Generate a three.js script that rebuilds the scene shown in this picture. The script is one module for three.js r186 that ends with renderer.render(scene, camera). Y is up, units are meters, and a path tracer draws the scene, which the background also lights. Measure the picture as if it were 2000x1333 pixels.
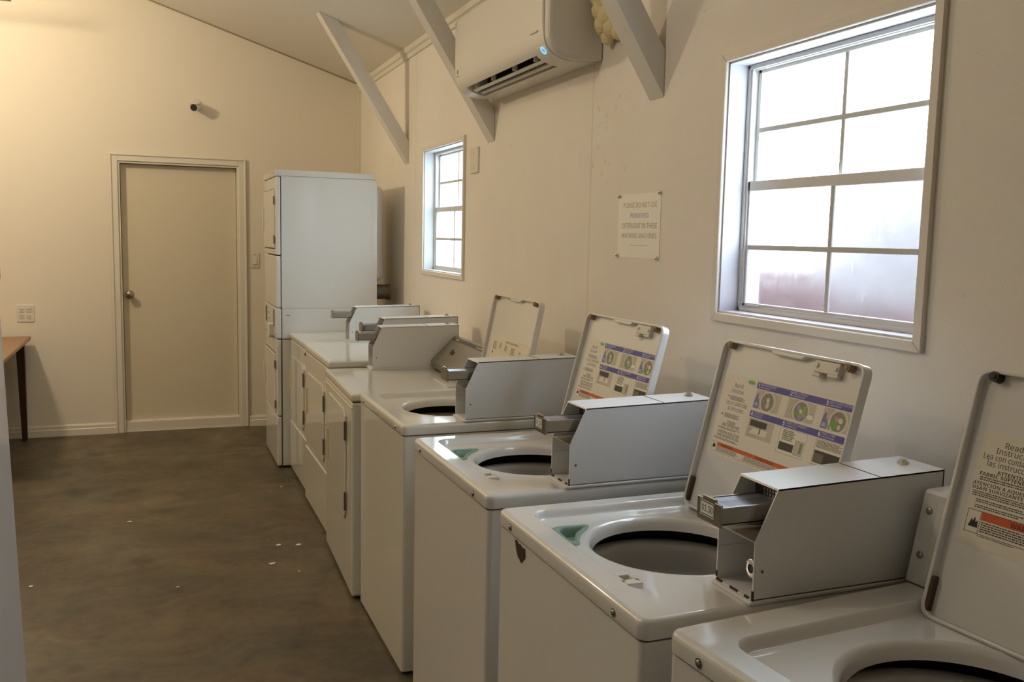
import * as THREE from 'three';
import { RoundedBoxGeometry } from 'three/addons/geometries/RoundedBoxGeometry.js';
import { mergeGeometries, mergeVertices } from 'three/addons/utils/BufferGeometryUtils.js';
import { createNoise2D } from 'simplex-noise';

// ---------------------------------------------------------------- camera, sky, lights, exposure
const scene = new THREE.Scene();
const rad = THREE.MathUtils.degToRad;
const camera = new THREE.PerspectiveCamera(2 * Math.atan(666.5 / 1785.35) * 180 / Math.PI, 2000 / 1333, 0.05, 200);
camera.position.set(0, 1.5732, 0);
camera.rotation.set(rad(-6.409), rad(-21.5136), rad(1.2226), 'YXZ');
scene.add(camera);
const renderer = new THREE.WebGLRenderer({ antialias: true });
renderer.toneMapping = THREE.LinearToneMapping;
renderer.toneMappingExposure = 1.0;
renderer.shadowMap.enabled = true;
scene.background = new THREE.Color().setRGB(0.81, 0.905, 1.0);     // bright overcast sky
scene.backgroundIntensity = 16;
const LAMPS = [[-1.5, 2.98, -6.05, 6.9], [-0.6, 3.1, -2.7, 1.9]];        // x, y, z, candela of the two ceiling globes
const LAMP_COLOR = [new THREE.Color().setRGB(1.0, 0.82, 0.56), new THREE.Color().setRGB(1.0, 0.87, 0.68)];

// ---------------------------------------------------------------- sizes of the room
const XR = 1.621, ZF = -7.627, XL = -5.2, ZB = 2.2, T = 0.14;         // right wall, far wall, left wall, back wall, wall thickness
const SLOPE = 0.3115, CY = 2.801, RX = -1.8, RY = CY + (XR - RX) * SLOPE;
const W1 = { z0: -2.383, z1: -1.596, y0: 1.3605, y1: 2.1104 };
const W2 = { z0: -5.684, z1: -4.887, y0: 1.3595, y1: 2.1075 };

// ---------------------------------------------------------------- small tools
let seed = 12345;
const rnd = () => { seed = (seed * 1664525 + 1013904223) >>> 0; return seed / 4294967296; };
const noise = createNoise2D(rnd);
const fbm = (x, y, o = 4) => { let s = 0, a = 0.5, f = 1; for (let i = 0; i < o; i++) { s += a * noise(x * f, y * f); a *= 0.5; f *= 2.03; } return s; };
const taken = {};
const numbered = (n) => { taken[n] = (taken[n] ?? -1) + 1; return taken[n] ? n + '_' + String(taken[n]).padStart(3, '0') : n; };
function mesh(name, geo, mat, parent = scene) {
  const list = (Array.isArray(geo) ? geo : [geo]).map((g) => { const k = g.index ? g.toNonIndexed() : g; for (const a of Object.keys(k.attributes)) if (!['position', 'normal', 'uv'].includes(a)) k.deleteAttribute(a); return k; });
  const m = new THREE.Mesh(list.length > 1 ? mergeGeometries(list) : list[0], mat);
  m.name = parent === scene ? numbered(name) : name;
  m.castShadow = m.receiveShadow = true;
  parent.add(m);
  return m;
}
const each = (name, geos, mat, parent) => geos.map((q) => mesh(name, q, mat, parent));
function tag(o, label, category, group) { o.userData.label = label; o.userData.category = category; if (group) o.userData.group = group; return o; }
function thing(name, label, category, [x, y, z] = [0, 0, 0], turn = 0, group) {
  const g = new THREE.Group(); g.name = numbered(name); g.position.set(x, y, z); g.rotation.y = turn; scene.add(g);
  return tag(g, label, category, group);
}
function structure(name, geo, mat) { const m = mesh(name, geo, mat); m.userData.kind = 'structure'; return m; }
function structureGroup(name) { const g = new THREE.Group(); g.name = name; g.userData.kind = 'structure'; scene.add(g); return g; }
// box from corner to corner, edges rounded by r
function box(x0, x1, y0, y1, z0, z1, r = 0) {
  const w = x1 - x0, h = y1 - y0, d = z1 - z0;
  const g = r > 0 ? new RoundedBoxGeometry(w, h, d, 2, Math.min(r, w / 2.01, h / 2.01, d / 2.01)) : new THREE.BoxGeometry(w, h, d);
  return g.translate((x0 + x1) / 2, (y0 + y1) / 2, (z0 + z1) / 2);
}
// box with uv in metres (world triplanar by face)
function metreUV(g) {
  const k = g.index ? g.toNonIndexed() : g, p = k.attributes.position, n = k.attributes.normal, uv = k.attributes.uv;
  for (let i = 0; i < p.count; i++) {
    const ax = Math.abs(n.getX(i)), ay = Math.abs(n.getY(i)), az = Math.abs(n.getZ(i));
    if (ax >= ay && ax >= az) uv.setXY(i, p.getZ(i), p.getY(i)); else if (ay >= az) uv.setXY(i, p.getX(i), p.getZ(i)); else uv.setXY(i, p.getX(i), p.getY(i));
  }
  return k;
}
const shapeOf = (pts) => { const s = new THREE.Shape(); pts.forEach(([a, b], i) => (i ? s.lineTo(a, b) : s.moveTo(a, b))); s.closePath(); return s; };
// prism: profile in (x, y) run along z from z0 to z1
function prism(pts, z0, z1, bevel = 0) {
  const g = new THREE.ExtrudeGeometry(Array.isArray(pts) ? shapeOf(pts) : pts, { depth: z1 - z0 - 2 * bevel, bevelEnabled: bevel > 0, bevelThickness: bevel, bevelSize: bevel, bevelOffset: -bevel, bevelSegments: 2, curveSegments: 10 });
  return g.translate(0, 0, z0 + bevel);
}
// prism with profile in (x, z), run upwards from y0 to y1
function slabUp(shape, y0, y1, bevel = 0) {      // shape drawn in (x, -z)
  const g = new THREE.ExtrudeGeometry(shape, { depth: y1 - y0 - 2 * bevel, bevelEnabled: bevel > 0, bevelThickness: bevel, bevelSize: bevel, bevelOffset: -bevel, bevelSegments: 2, curveSegments: 10 });
  return g.rotateX(-Math.PI / 2).translate(0, y0 + bevel, 0);
}
function cyl(r0, r1, a, b, n = 20) {             // round bar from a to b
  const A = new THREE.Vector3(...a), B = new THREE.Vector3(...b), d = B.clone().sub(A);
  const g = new THREE.CylinderGeometry(r1, r0, d.length(), n);
  g.applyQuaternion(new THREE.Quaternion().setFromUnitVectors(new THREE.Vector3(0, 1, 0), d.normalize()));
  return g.translate((A.x + B.x) / 2, (A.y + B.y) / 2, (A.z + B.z) / 2);
}
// rounded rectangle outline in (x, z): fixed number of points so that outlines loft together
function rr(x0, x1, z0, z1, r, n = 7) {
  const out = [], c = [[x1 - r, z1 - r, 0], [x0 + r, z1 - r, 1], [x0 + r, z0 + r, 2], [x1 - r, z0 + r, 3]];
  for (const [cx, cz, q] of c) { const e = Math.min(0.004, r), t0 = q * Math.PI / 2, t1 = t0 + Math.PI / 2;
    out.push([cx + r * Math.cos(t0) + e * Math.sin(t0), cz + r * Math.sin(t0) - e * Math.cos(t0)]);
    for (let i = 0; i <= n; i++) { const a = t0 + i / n * Math.PI / 2; out.push([cx + r * Math.cos(a), cz + r * Math.sin(a)]); }
    out.push([cx + r * Math.cos(t1) - e * Math.sin(t1), cz + r * Math.sin(t1) + e * Math.cos(t1)]); }
  return out;
}
// skin through closed outlines [[points, y], ...]; points in (x, z)
function loft(rings, flip = false) {
  const n = rings[0][0].length, pos = [], idx = [], uv = [];
  for (const [pts, y] of rings) pts.forEach(([x, z]) => { pos.push(x, y, z); uv.push(x + z, y); });
  for (let k = 0; k + 1 < rings.length; k++) for (let i = 0; i < n; i++) {
    const a = k * n + i, b = k * n + (i + 1) % n, c = a + n, d = b + n;
    if (flip) idx.push(a, c, b, b, c, d); else idx.push(a, b, c, b, d, c);
  }
  const g = new THREE.BufferGeometry();
  g.setAttribute('position', new THREE.Float32BufferAttribute(pos, 3)); g.setAttribute('uv', new THREE.Float32BufferAttribute(uv, 2));
  g.setIndex(idx); g.computeVertexNormals();
  return g;
}
// flat sheet at height y from an outline in (x, z) with holes
function sheet(outline, holes, y) {
  const s = shapeOf(outline.map(([x, z]) => [x, -z]));
  for (const h of holes) { const p = new THREE.Path(); h.forEach(([x, z], i) => (i ? p.lineTo(x, -z) : p.moveTo(x, -z))); p.closePath(); s.holes.push(p); }
  return new THREE.ShapeGeometry(s).rotateX(-Math.PI / 2).translate(0, y, 0);
}
function hollow(outer, inner, y0, y1) { const s = shapeOf(outer.map(([x, z]) => [x, -z])), p = new THREE.Path(); inner.forEach(([x, z], i) => (i ? p.lineTo(x, -z) : p.moveTo(x, -z))); p.closePath(); s.holes.push(p); return slabUp(s, y0, y1); }
const circle = (cx, cz, r, n = 48) => Array.from({ length: n }, (_, i) => [cx + r * Math.cos(i / n * 2 * Math.PI), cz + r * Math.sin(i / n * 2 * Math.PI)]);
function smoothClosed(pts, n = 48) { const c = new THREE.CatmullRomCurve3(pts.map(([x, z]) => new THREE.Vector3(x, 0, z)), true, 'catmullrom', 0.5); return c.getPoints(n).slice(0, n).map((p) => [p.x, p.z]); }
const canvas = (w, h) => { const c = document.createElement('canvas'); c.width = w; c.height = h; return [c, c.getContext('2d')]; };
function canvasTexture(c, repeat = false) { const t = new THREE.CanvasTexture(c); t.colorSpace = THREE.SRGBColorSpace; if (repeat) t.wrapS = t.wrapT = THREE.RepeatWrapping; t.anisotropy = 8; return t; }
function dataTexture(w, h, f, srgb) {
  const d = new Uint8Array(w * h * 4);
  for (let j = 0; j < h; j++) for (let i = 0; i < w; i++) { const c = f(i / w, j / h), k = (j * w + i) * 4; d[k] = c[0]; d[k + 1] = c[1]; d[k + 2] = c[2]; d[k + 3] = 255; }
  const t = new THREE.DataTexture(d, w, h); t.magFilter = THREE.LinearFilter; t.minFilter = THREE.LinearFilter; t.wrapS = t.wrapT = THREE.RepeatWrapping; if (srgb) t.colorSpace = THREE.SRGBColorSpace; t.needsUpdate = true;
  return t;
}
const lin = (r, g, b) => new THREE.Color().setRGB(r, g, b);
const std = (color, roughness, o = {}) => new THREE.MeshStandardMaterial({ color, roughness, ...o });

// ---------------------------------------------------------------- materials
const clamp = (v) => Math.max(0, Math.min(255, v));
const paintBump = dataTexture(256, 256, (u, v) => { const k = clamp(128 + 70 * fbm(u * 40, v * 40, 3)); return [k, k, k]; });
function withRepeat(t, x, y) { const c = t.clone(); c.repeat.set(x, y); c.needsUpdate = true; return c; }
// the right wall: painted boards with faint scuffs, drips and seams (map covers z -8 .. 2.5, y 0 .. 3)
const [wc, wx] = canvas(2048, 640);
{
  wx.fillStyle = '#f0eae0'; wx.fillRect(0, 0, 2048, 640);
  const X = (z) => (z + 8) / 10.5 * 2048, Y = (y) => (3 - y) / 3 * 640;
  for (let i = 0; i < 260; i++) { const x = rnd() * 2048, y = rnd() * 640, r = 20 + rnd() * 90; const g = wx.createRadialGradient(x, y, 0, x, y, r); const d = rnd() > 0.5; g.addColorStop(0, d ? 'rgba(200,190,170,0.06)' : 'rgba(255,250,240,0.06)'); g.addColorStop(1, 'rgba(220,210,190,0)'); wx.fillStyle = g; wx.fillRect(x - r, y - r, 2 * r, 2 * r); }
  wx.strokeStyle = 'rgba(150,140,115,0.35)'; wx.lineWidth = 0.9;
  for (const z of [-3.30, -5.9, -0.9]) { wx.beginPath(); wx.moveTo(X(z), Y(2.75)); wx.lineTo(X(z), Y(0)); wx.stroke(); }
  for (let i = 0; i < 34; i++) { const z = -3.35 + rnd() * 0.35, y = 1.8 + rnd() * 0.45; wx.fillStyle = 'rgba(120,100,70,' + (0.05 + rnd() * 0.14) + ')'; wx.fillRect(X(z), Y(y), 1 + rnd() * 2, 1 + rnd() * 3); }
  for (let i = 0; i < 60; i++) { const z = -7 + rnd() * 6, y = 0.9 + rnd() * 1.6; wx.fillStyle = 'rgba(120,105,80,' + (0.05 + rnd() * 0.2) + ')'; wx.fillRect(X(z), Y(y), 1 + rnd(), 1 + rnd()); }
}
const wallRightMap = canvasTexture(wc);
const M = {
  wallRight: std(0xffffff, 0.62, { map: wallRightMap, bumpMap: withRepeat(paintBump, 30, 10), bumpScale: 0.0006 }),
  wall: std(lin(0.82, 0.75, 0.635), 0.6, { bumpMap: withRepeat(paintBump, 1.6, 1.6), bumpScale: 0.0006 }),
  ceiling: std(lin(0.78, 0.74, 0.66), 0.75, { bumpMap: withRepeat(paintBump, 1.2, 1.2), bumpScale: 0.0006 }),
  trim: std(lin(0.78, 0.74, 0.65), 0.45),
  windowPaint: std(lin(0.60, 0.60, 0.64), 0.5),
  casing: std(lin(0.82, 0.765, 0.69), 0.5),
  vinyl: std(lin(0.70, 0.69, 0.67), 0.4),
  muntin: std(lin(0.55, 0.54, 0.50), 0.5),
  aluminium: std(lin(0.55, 0.56, 0.57), 0.4, { metalness: 0.5 }),
  door: std(lin(0.70, 0.63, 0.49), 0.5, { bumpMap: withRepeat(paintBump, 3, 1), bumpScale: 0.0004 }),
  brace: std(lin(0.76, 0.73, 0.68), 0.6, { bumpMap: withRepeat(paintBump, 6, 2), bumpScale: 0.001 }),
  enamel: new THREE.MeshPhysicalMaterial({ color: lin(0.745, 0.745, 0.74), roughness: 0.34, clearcoat: 1, clearcoatRoughness: 0.07 }),
  enamelWarm: new THREE.MeshPhysicalMaterial({ color: lin(0.78, 0.765, 0.71), roughness: 0.32, clearcoat: 1, clearcoatRoughness: 0.07 }),
  sheetPaint: std(lin(0.76, 0.775, 0.80), 0.38),
  sheetInside: std(lin(0.50, 0.47, 0.42), 0.55),
  seam: std(lin(0.10, 0.09, 0.08), 0.8),
  gap: std(lin(0.42, 0.36, 0.25), 0.6),
  hinge: std(lin(0.16, 0.15, 0.14), 0.45, { metalness: 0.5 }),
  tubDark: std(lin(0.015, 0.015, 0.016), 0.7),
  basket: std(lin(0.72, 0.70, 0.67), 0.45),
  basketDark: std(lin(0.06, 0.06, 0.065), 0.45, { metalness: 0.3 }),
  green: std(lin(0.20, 0.33, 0.27), 0.35),
  steel: std(lin(0.36, 0.35, 0.34), 0.27, { metalness: 1 }),
  steelDark: std(lin(0.17, 0.16, 0.15), 0.45, { metalness: 0.7 }),
  steelBrushed: std(lin(0.34, 0.31, 0.27), 0.36, { metalness: 0.85 }),
  chrome: std(lin(0.80, 0.80, 0.80), 0.12, { metalness: 1 }),
  black: std(lin(0.012, 0.012, 0.012), 0.5),
  rubberTan: std(lin(0.30, 0.20, 0.11), 0.55),
  plasticWhite: std(lin(0.72, 0.69, 0.62), 0.4),
  rust: std(lin(0.045, 0.022, 0.014), 0.8),
  acWhite: std(lin(0.80, 0.77, 0.70), 0.38),
  acGrey: std(lin(0.68, 0.65, 0.59), 0.45),
  foam: std(lin(0.86, 0.74, 0.42), 0.7),
  tableTop: std(lin(0.30, 0.165, 0.085), 0.4),
  tableWood: std(lin(0.055, 0.018, 0.012), 0.4),
  pipe: std(lin(0.16, 0.145, 0.12), 0.4, { metalness: 0.6 }),
  paper: std(lin(0.86, 0.83, 0.77), 0.6),
};

// ---------------------------------------------------------------- the room
{ // floor: dark sheet flooring with streaks, swirls and stains
  const w = 1024, h = 1536;
  const map = dataTexture(w, h, (u, v) => {
    const x = u * 6, z = v * 10;
    let k = 1 + 0.22 * fbm(x * 0.9 + 3, z * 0.9, 4) + 0.16 * fbm(x * 1.2, z * 7 + 2 * fbm(x, z, 2), 3) + 0.10 * fbm(x * 14, z * 14, 3);
    const s = fbm(x * 2.6 + 9, z * 2.6, 3); k *= 1 - 0.28 * Math.max(0, s - 0.25) * 2;
    const t = fbm(x * 9 + 30, z * 9, 3); if (t > 0.42) k *= 0.91;
    const warm = 0.07 * fbm(x * 1.5 + 40, z * 1.5, 3);
    return [clamp(92 * k * (1 + warm)), clamp(82 * k), clamp(66 * k * (1 - warm))];
  }, true);
  const rough = dataTexture(256, 256, (u, v) => { const k = clamp(150 + 60 * fbm(u * 14, v * 14, 4)); return [k, k, k]; });
  const mat = std(0xffffff, 0.75, { map, roughnessMap: withRepeat(rough, 1, 1) });
  const g = box(XL - T, XR + T, -0.12, 0, ZF - T, ZB + T);
  const p = g.attributes.position, uv = g.attributes.uv;
  for (let i = 0; i < p.count; i++) uv.setXY(i, (p.getX(i) - XL) / 6, -p.getZ(i) / 10 + 0.25);
  structure('floor', g, mat);
}
function wallWithHoles(z0, z1, y1, holes, x0, x1) {  // wall in the plane x = const made of boxes round the openings
  const out = []; let z = z0;
  for (const h of holes) { out.push(box(x0, x1, -0.12, y1, z, h.z0), box(x0, x1, -0.12, h.y0, h.z0, h.z1), box(x0, x1, h.y1, y1, h.z0, h.z1)); z = h.z1; }
  out.push(box(x0, x1, -0.12, y1, z, z1));
  return out;
}
{
  const parts = wallWithHoles(ZF - T, ZB + T, CY + 0.02, [W2, W1], XR, XR + T);
  for (const g of parts) { const p = g.attributes.position, uv = g.attributes.uv; for (let i = 0; i < p.count; i++) uv.setXY(i, (p.getZ(i) + 8) / 10.5, p.getY(i) / 3); }
  structure('wall_right', parts, M.wallRight);
  const gable = (z0, z1) => metreUV(prism([[XL - T, -0.12], [XR + T, -0.12], [XR + T, CY], [RX, RY + 0.05], [XL - T, CY]], z0, z1));
  const farShape = shapeOf([[XL - T, -0.12], [XR + T, -0.12], [XR + T, CY], [RX, RY + 0.05], [XL - T, CY]]), cut = new THREE.Path();
  [[-0.233, 0.0], [-0.233, 2.095], [0.650, 2.095], [0.650, 0.0]].forEach(([a, b], i) => (i ? cut.lineTo(a, b) : cut.moveTo(a, b))); cut.closePath(); farShape.holes.push(cut);
  structure('wall_far', metreUV(prism(farShape, ZF - T, ZF)), M.wall);
  structure('wall_back', gable(ZB, ZB + T), M.wall);
  structure('wall_left', metreUV(box(XL - T, XL, -0.12, CY + 0.02, ZF - T, ZB + T)), M.wall);
  const XLe = 2 * RX - XR;                                  // the ceiling's two slopes meet at the ridge
  structure('ceiling', metreUV(prism([[XR + T, CY - T * SLOPE], [RX, RY], [XL - T, RY - (RX - XL + T) * (RY - CY) / (RX - XL)], [XL - T, RY + 0.2], [RX, RY + 0.4], [XR + T, CY + 0.2]], ZF - T, ZB + T)), M.ceiling);
}
// crown moulding along the right wall, corner beads of the far wall
structure('trim_1', [
  prism([[XR, CY - 0.055], [XR - 0.012, CY - 0.055], [XR - 0.016, CY - 0.045], [XR - 0.016, CY - 0.028], [XR - 0.03, CY - 0.02], [XR - 0.034, CY - 0.008], [XR - 0.034, CY + 0.012], [XR, CY]], ZF, ZB),
], M.trim);
structure('trim_2', [box(XR - 0.022, XR, 0, CY, ZF, ZF + 0.012, 0.003)], M.trim);
{ // narrow joint moulding where the far wall meets the sloped ceiling
  const n = 1, ang = Math.atan(SLOPE), L = (XR - RX) / Math.cos(ang);
  const g = box(0, L, -0.008, 0, -0.005, 0.004).rotateZ(ang * -1).translate(RX, RY - 0.0005, ZF + 0.006);
  structure('trim_3', g, std(lin(0.34, 0.28, 0.18), 0.8));
}
const baseProfile = (z) => [[z, 0], [z + 0.016, 0], [z + 0.016, 0.048], [z + 0.010, 0.054], [z + 0.010, 0.074], [z + 0.004, 0.086], [z, 0.086]];
function baseAlongX(x0, x1) { return new THREE.ExtrudeGeometry(shapeOf(baseProfile(0)), { depth: x1 - x0, bevelEnabled: false }).rotateY(Math.PI / 2).scale(1, 1, -1).translate(x0, 0, 0); }
function fixWinding(g) { const k = g.index ? g.toNonIndexed() : g; const p = k.attributes.position.array, n = k.attributes.normal.array; for (let i = 0; i < p.length; i += 9) for (let c = 0; c < 3; c++) { let t = p[i + 3 + c]; p[i + 3 + c] = p[i + 6 + c]; p[i + 6 + c] = t; t = n[i + 3 + c]; n[i + 3 + c] = n[i + 6 + c]; n[i + 6 + c] = t; } k.computeVertexNormals(); return k; }
structure('baseboard_far_left', fixWinding(baseAlongX(XL, -0.288)).translate(0, 0, ZF), M.trim);
structure('baseboard_far_right', fixWinding(baseAlongX(0.712, XR - 0.022)).translate(0, 0, ZF), M.trim);
{ // baseboard of the right wall, behind the machines
  structure('baseboard_right', prism([[XR, 0], [XR - 0.016, 0], [XR - 0.016, 0.07], [XR - 0.006, 0.086], [XR, 0.086]], ZF, ZB), M.trim);
}
{ // the door in the far wall
  const d = structureGroup('door_1');
  const l = -0.232, r = 0.649, t = 2.094, cw = 0.056, f = ZF;
  const cas = (x0, x1, y0, y1) => [box(x0, x1, y0, y1, f, f + 0.014, 0.004)];
  mesh('casing', [...cas(l - cw, l, 0, t + cw), box(l - cw, l - cw + 0.014, 0, t + cw, f, f + 0.022, 0.004)], M.trim, d);
  mesh('casing', [...cas(r, r + cw, 0, t + cw), box(r + cw - 0.014, r + cw, 0, t + cw, f, f + 0.022, 0.004)], M.trim, d);
  mesh('casing', [...cas(l, r, t, t + cw), box(l - cw + 0.014, r + cw - 0.014, t + cw - 0.014, t + cw, f, f + 0.022, 0.004)], M.trim, d);
  const b = f - T;
  mesh('jamb', box(l - 0.001, l + 0.014, 0, t, b, f + 0.002, 0.001), M.trim, d);
  mesh('jamb', box(r - 0.014, r + 0.001, 0, t, b, f + 0.002, 0.001), M.trim, d);
  mesh('head_jamb', box(l + 0.014, r - 0.014, t - 0.014, t + 0.001, b, f + 0.002, 0.001), M.trim, d);
  mesh('door_slab', box(l + 0.017, r - 0.017, 0.094, t - 0.017, f - 0.095, f - 0.055, 0.002), M.door, d);
  mesh('threshold', [box(l + 0.014, r - 0.014, 0, 0.082, b, f - 0.012, 0.003), box(l + 0.014, r - 0.014, 0.082, 0.093, b, f - 0.050, 0.002)], M.trim, d);
  mesh('door_backing', box(l, r, 0, t, b - 0.02, b + 0.002), M.door, d);
  const rose = new THREE.LatheGeometry([[0, 0], [0.034, 0], [0.034, 0.004], [0.026, 0.010], [0.012, 0.013], [0.011, 0.034], [0.024, 0.040], [0.029, 0.052], [0.027, 0.064], [0.018, 0.070], [0, 0.071]].map(([a, b]) => new THREE.Vector2(a, b)), 28).rotateX(Math.PI / 2).translate(-0.170, 1.077, f - 0.056);
  mesh('door_knob', rose, std(lin(0.42, 0.38, 0.30), 0.25, { metalness: 1 }), d);
}

// ---------------------------------------------------------------- the two windows
function fogTexture(streaks, sd, base = 190) {
  seed = sd;
  const [c, x] = canvas(512, 512);
  x.fillStyle = 'rgb(0,' + base + ',0)'; x.fillRect(0, 0, 512, 512);
  for (let i = 0; i < 160; i++) { const px = rnd() * 512, py = rnd() * 512, r = 20 + rnd() * 90, g = x.createRadialGradient(px, py, 0, px, py, r); const up = rnd() > 0.5; g.addColorStop(0, up ? 'rgba(0,' + Math.min(255, base * 1.35 | 0) + ',0,0.20)' : 'rgba(0,' + (base * 0.6 | 0) + ',0,0.16)'); g.addColorStop(1, 'rgba(0,' + base + ',0,0)'); x.fillStyle = g; x.fillRect(px - r, py - r, 2 * r, 2 * r); }
  for (let i = 0; i < streaks; i++) {
    let px = rnd() * 512, py = rnd() * 430; const len = 20 + rnd() * 170;
    x.strokeStyle = 'rgba(0,' + (rnd() > 0.6 ? base * (1.6 + rnd()) | 0 : rnd() * base * 0.4 | 0) + ',0,' + (0.10 + rnd() * 0.35) + ')'; x.lineWidth = 0.8 + rnd() * 2.0; x.beginPath(); x.moveTo(px, py);
    for (let k = 0; k < len; k += 6) { px += (rnd() - 0.5) * 1.8; x.lineTo(px, py + k); } x.stroke();
  }
  for (let i = 0; i < streaks * 14; i++) { x.fillStyle = 'rgba(0,' + (rnd() > 0.5 ? Math.min(255, base * 1.6 | 0) : base * 0.5 | 0) + ',0,' + (0.1 + rnd() * 0.3) + ')'; x.beginPath(); x.arc(rnd() * 512, rnd() * 512, 0.5 + rnd() * 1.6, 0, 7); x.fill(); }
  const t = new THREE.CanvasTexture(c); return t;
}
const glass = (streaks, sd, color, base) => new THREE.MeshPhysicalMaterial({ color, roughness: 1, roughnessMap: fogTexture(streaks, sd, base), transmission: 1, thickness: 0, ior: 1.45, specularIntensity: 0.6 });
const glassFog = [glass(2, 11, lin(0.93, 0.985, 1)), glass(5, 23, lin(0.93, 0.985, 1)), null, null];
const glassFar = [glass(3, 71, lin(0.57, 0.62, 0.61)), glass(8, 83, lin(0.52, 0.58, 0.56))];
const frosted = (streaks, sd, color, base) => new THREE.MeshPhysicalMaterial({ color, roughness: 1, roughnessMap: fogTexture(streaks, sd, base), transmission: 1, thickness: 0.003, ior: 1.35 });
glassFog[2] = frosted(60, 37, lin(0.52, 0.50, 0.54), 40); glassFog[3] = frosted(80, 53, lin(0.52, 0.52, 0.57), 42);
function pane(mat, x, z0, z1, y0, y1, parent) {
  if (mat.thickness > 0) return mesh('pane', box(x - 0.0015, x + 0.0015, y0, y1, z0, z1), mat, parent);
  const g = new THREE.PlaneGeometry(z1 - z0, y1 - y0).rotateY(-Math.PI / 2).translate(x, (y0 + y1) / 2, (z0 + z1) / 2);
  return mesh('pane', g, mat, parent);
}
function makeWindow(n, o, glasses) {
  const w = structureGroup('window_' + n);
  const { z0, z1, y0, y1 } = o, cw = 0.026, ct = 0.012, xi = XR + 0.062;
  // casing on the wall: four mitred boards
  const bar = (pts, horizontal) => {
    const g = new THREE.ExtrudeGeometry(shapeOf(pts), { depth: ct - 0.003, bevelEnabled: true, bevelThickness: 0.003, bevelSize: 0.002, bevelOffset: -0.002, bevelSegments: 1 });
    return g.rotateY(-Math.PI / 2).translate(XR - 0.0005, 0, 0);       // drawn in (z, y), grows to -x
  };
  mesh('casing', bar([[z0 - cw, y0 - cw], [z1 + cw, y0 - cw], [z1, y0], [z0, y0]]), M.casing, w);
  mesh('casing', bar([[z0, y1], [z1, y1], [z1 + cw, y1 + cw], [z0 - cw, y1 + cw]]), M.casing, w);
  mesh('casing', bar([[z0 - cw, y0 - cw], [z0, y0], [z0, y1], [z0 - cw, y1 + cw]]), M.casing, w);
  mesh('casing', bar([[z1, y0], [z1 + cw, y0 - cw], [z1 + cw, y1 + cw], [z1, y1]]), M.casing, w);
  // jamb boards lining the opening
  const jt = 0.006, jx = XR + T;
  mesh('jamb', box(XR - 0.001, jx, y0 - 0.001, y1 + 0.001, z0 - 0.001, z0 + jt), M.windowPaint, w);
  mesh('jamb', box(XR - 0.001, jx, y0 - 0.001, y1 + 0.001, z1 - jt, z1 + 0.001), M.windowPaint, w);
  mesh('head_jamb', box(XR - 0.001, jx, y1 - jt, y1 + 0.001, z0, z1), M.windowPaint, w);
  mesh('window_sill', box(XR - 0.002, jx, y0 - 0.001, y0 + jt, z0, z1, 0.002), M.windowPaint, w);
  // frame with its tracks
  const a0 = z0 + jt, a1 = z1 - jt, b0 = y0 + jt, b1 = y1 - jt;
  mesh('window_frame', [
    box(xi, xi + 0.05, b0, b1, a0, a0 + 0.012, 0.002), box(xi, xi + 0.05, b0, b1, a1 - 0.012, a1, 0.002),
    box(xi, xi + 0.05, b1 - 0.014, b1, a0, a1, 0.002), box(xi, xi + 0.05, b0, b0 + 0.014, a0, a1, 0.002),
    box(xi + 0.004, xi + 0.007, b0, b1, a0 + 0.012, a0 + 0.020), box(xi + 0.004, xi + 0.007, b0, b1, a1 - 0.020, a1 - 0.012)], M.vinyl, w);
  mesh('track', [box(xi + 0.008, xi + 0.012, b0 + 0.014, b1 - 0.014, a0 + 0.012, a0 + 0.014), box(xi + 0.008, xi + 0.012, b1 - 0.016, b1 - 0.014, a0 + 0.012, a1 - 0.012), box(xi - 0.001, xi + 0.002, b0 + 0.015, b0 + 0.018, a0 + 0.01, a1 - 0.01)], M.aluminium, w);
  const rail = y0 + 0.374 * (y1 - y0) / 0.75 + 0.018;                  // meeting rail
  const sash = (name, x, s0, s1, top, bottom, mats, meet) => {
    const c0 = a0 + 0.014, c1 = a1 - 0.014, e = 0.014;
    const s = mesh(name, [box(x, x + 0.018, s0, s1, c0, c0 + e, 0.002), box(x, x + 0.018, s0, s1, c1 - e, c1, 0.002), box(x, x + 0.018, s1 - top, s1, c0, c1, 0.002), box(x, x + 0.018, s0, s0 + bottom, c0, c1, 0.002)], M.vinyl, w);
    const g0 = c0 + e, g1 = c1 - e, h0 = s0 + bottom, h1 = s1 - top, zm = (g0 + g1) / 2, hm = (h0 + h1) / 2, m = 0.0075;
    mesh('muntin', box(x + 0.003, x + 0.011, h0, h1, zm - m, zm + m, 0.002), M.muntin, s);
    mesh('muntin', box(x + 0.002, x + 0.012, hm - m, hm + m, g0, g1, 0.002), M.muntin, s);
    const px = x + 0.009;
    pane(mats[0], px, g0, zm, hm, h1, s); pane(mats[1], px, zm, g1, hm, h1, s); pane(mats[2], px, g0, zm, h0, hm, s); pane(mats[3], px, zm, g1, h0, hm, s);
  };
  sash('sash', xi + 0.030, rail - 0.02, b1 - 0.012, 0.012, 0.014, glasses.slice(0, 4));
  sash('sash', xi + 0.008, b0 + 0.012, rail + 0.008, 0.030, 0.014, glasses.slice(4));
  mesh('sash_lift', box(xi + 0.001, xi + 0.008, b0 + 0.016, b0 + 0.022, a0 + 0.05, a0 + 0.10, 0.002), M.aluminium, w);
  return w;
}
makeWindow(1, W1, [glassFog[0], glassFog[0], glassFog[0], glassFog[1], glassFog[1], glassFog[3], glassFog[2], glassFog[3]]);
makeWindow(2, W2, [glassFar[0], glassFar[0], glassFar[0], glassFar[0], glassFar[1], glassFar[1], glassFar[1], glassFar[1]]);

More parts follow.
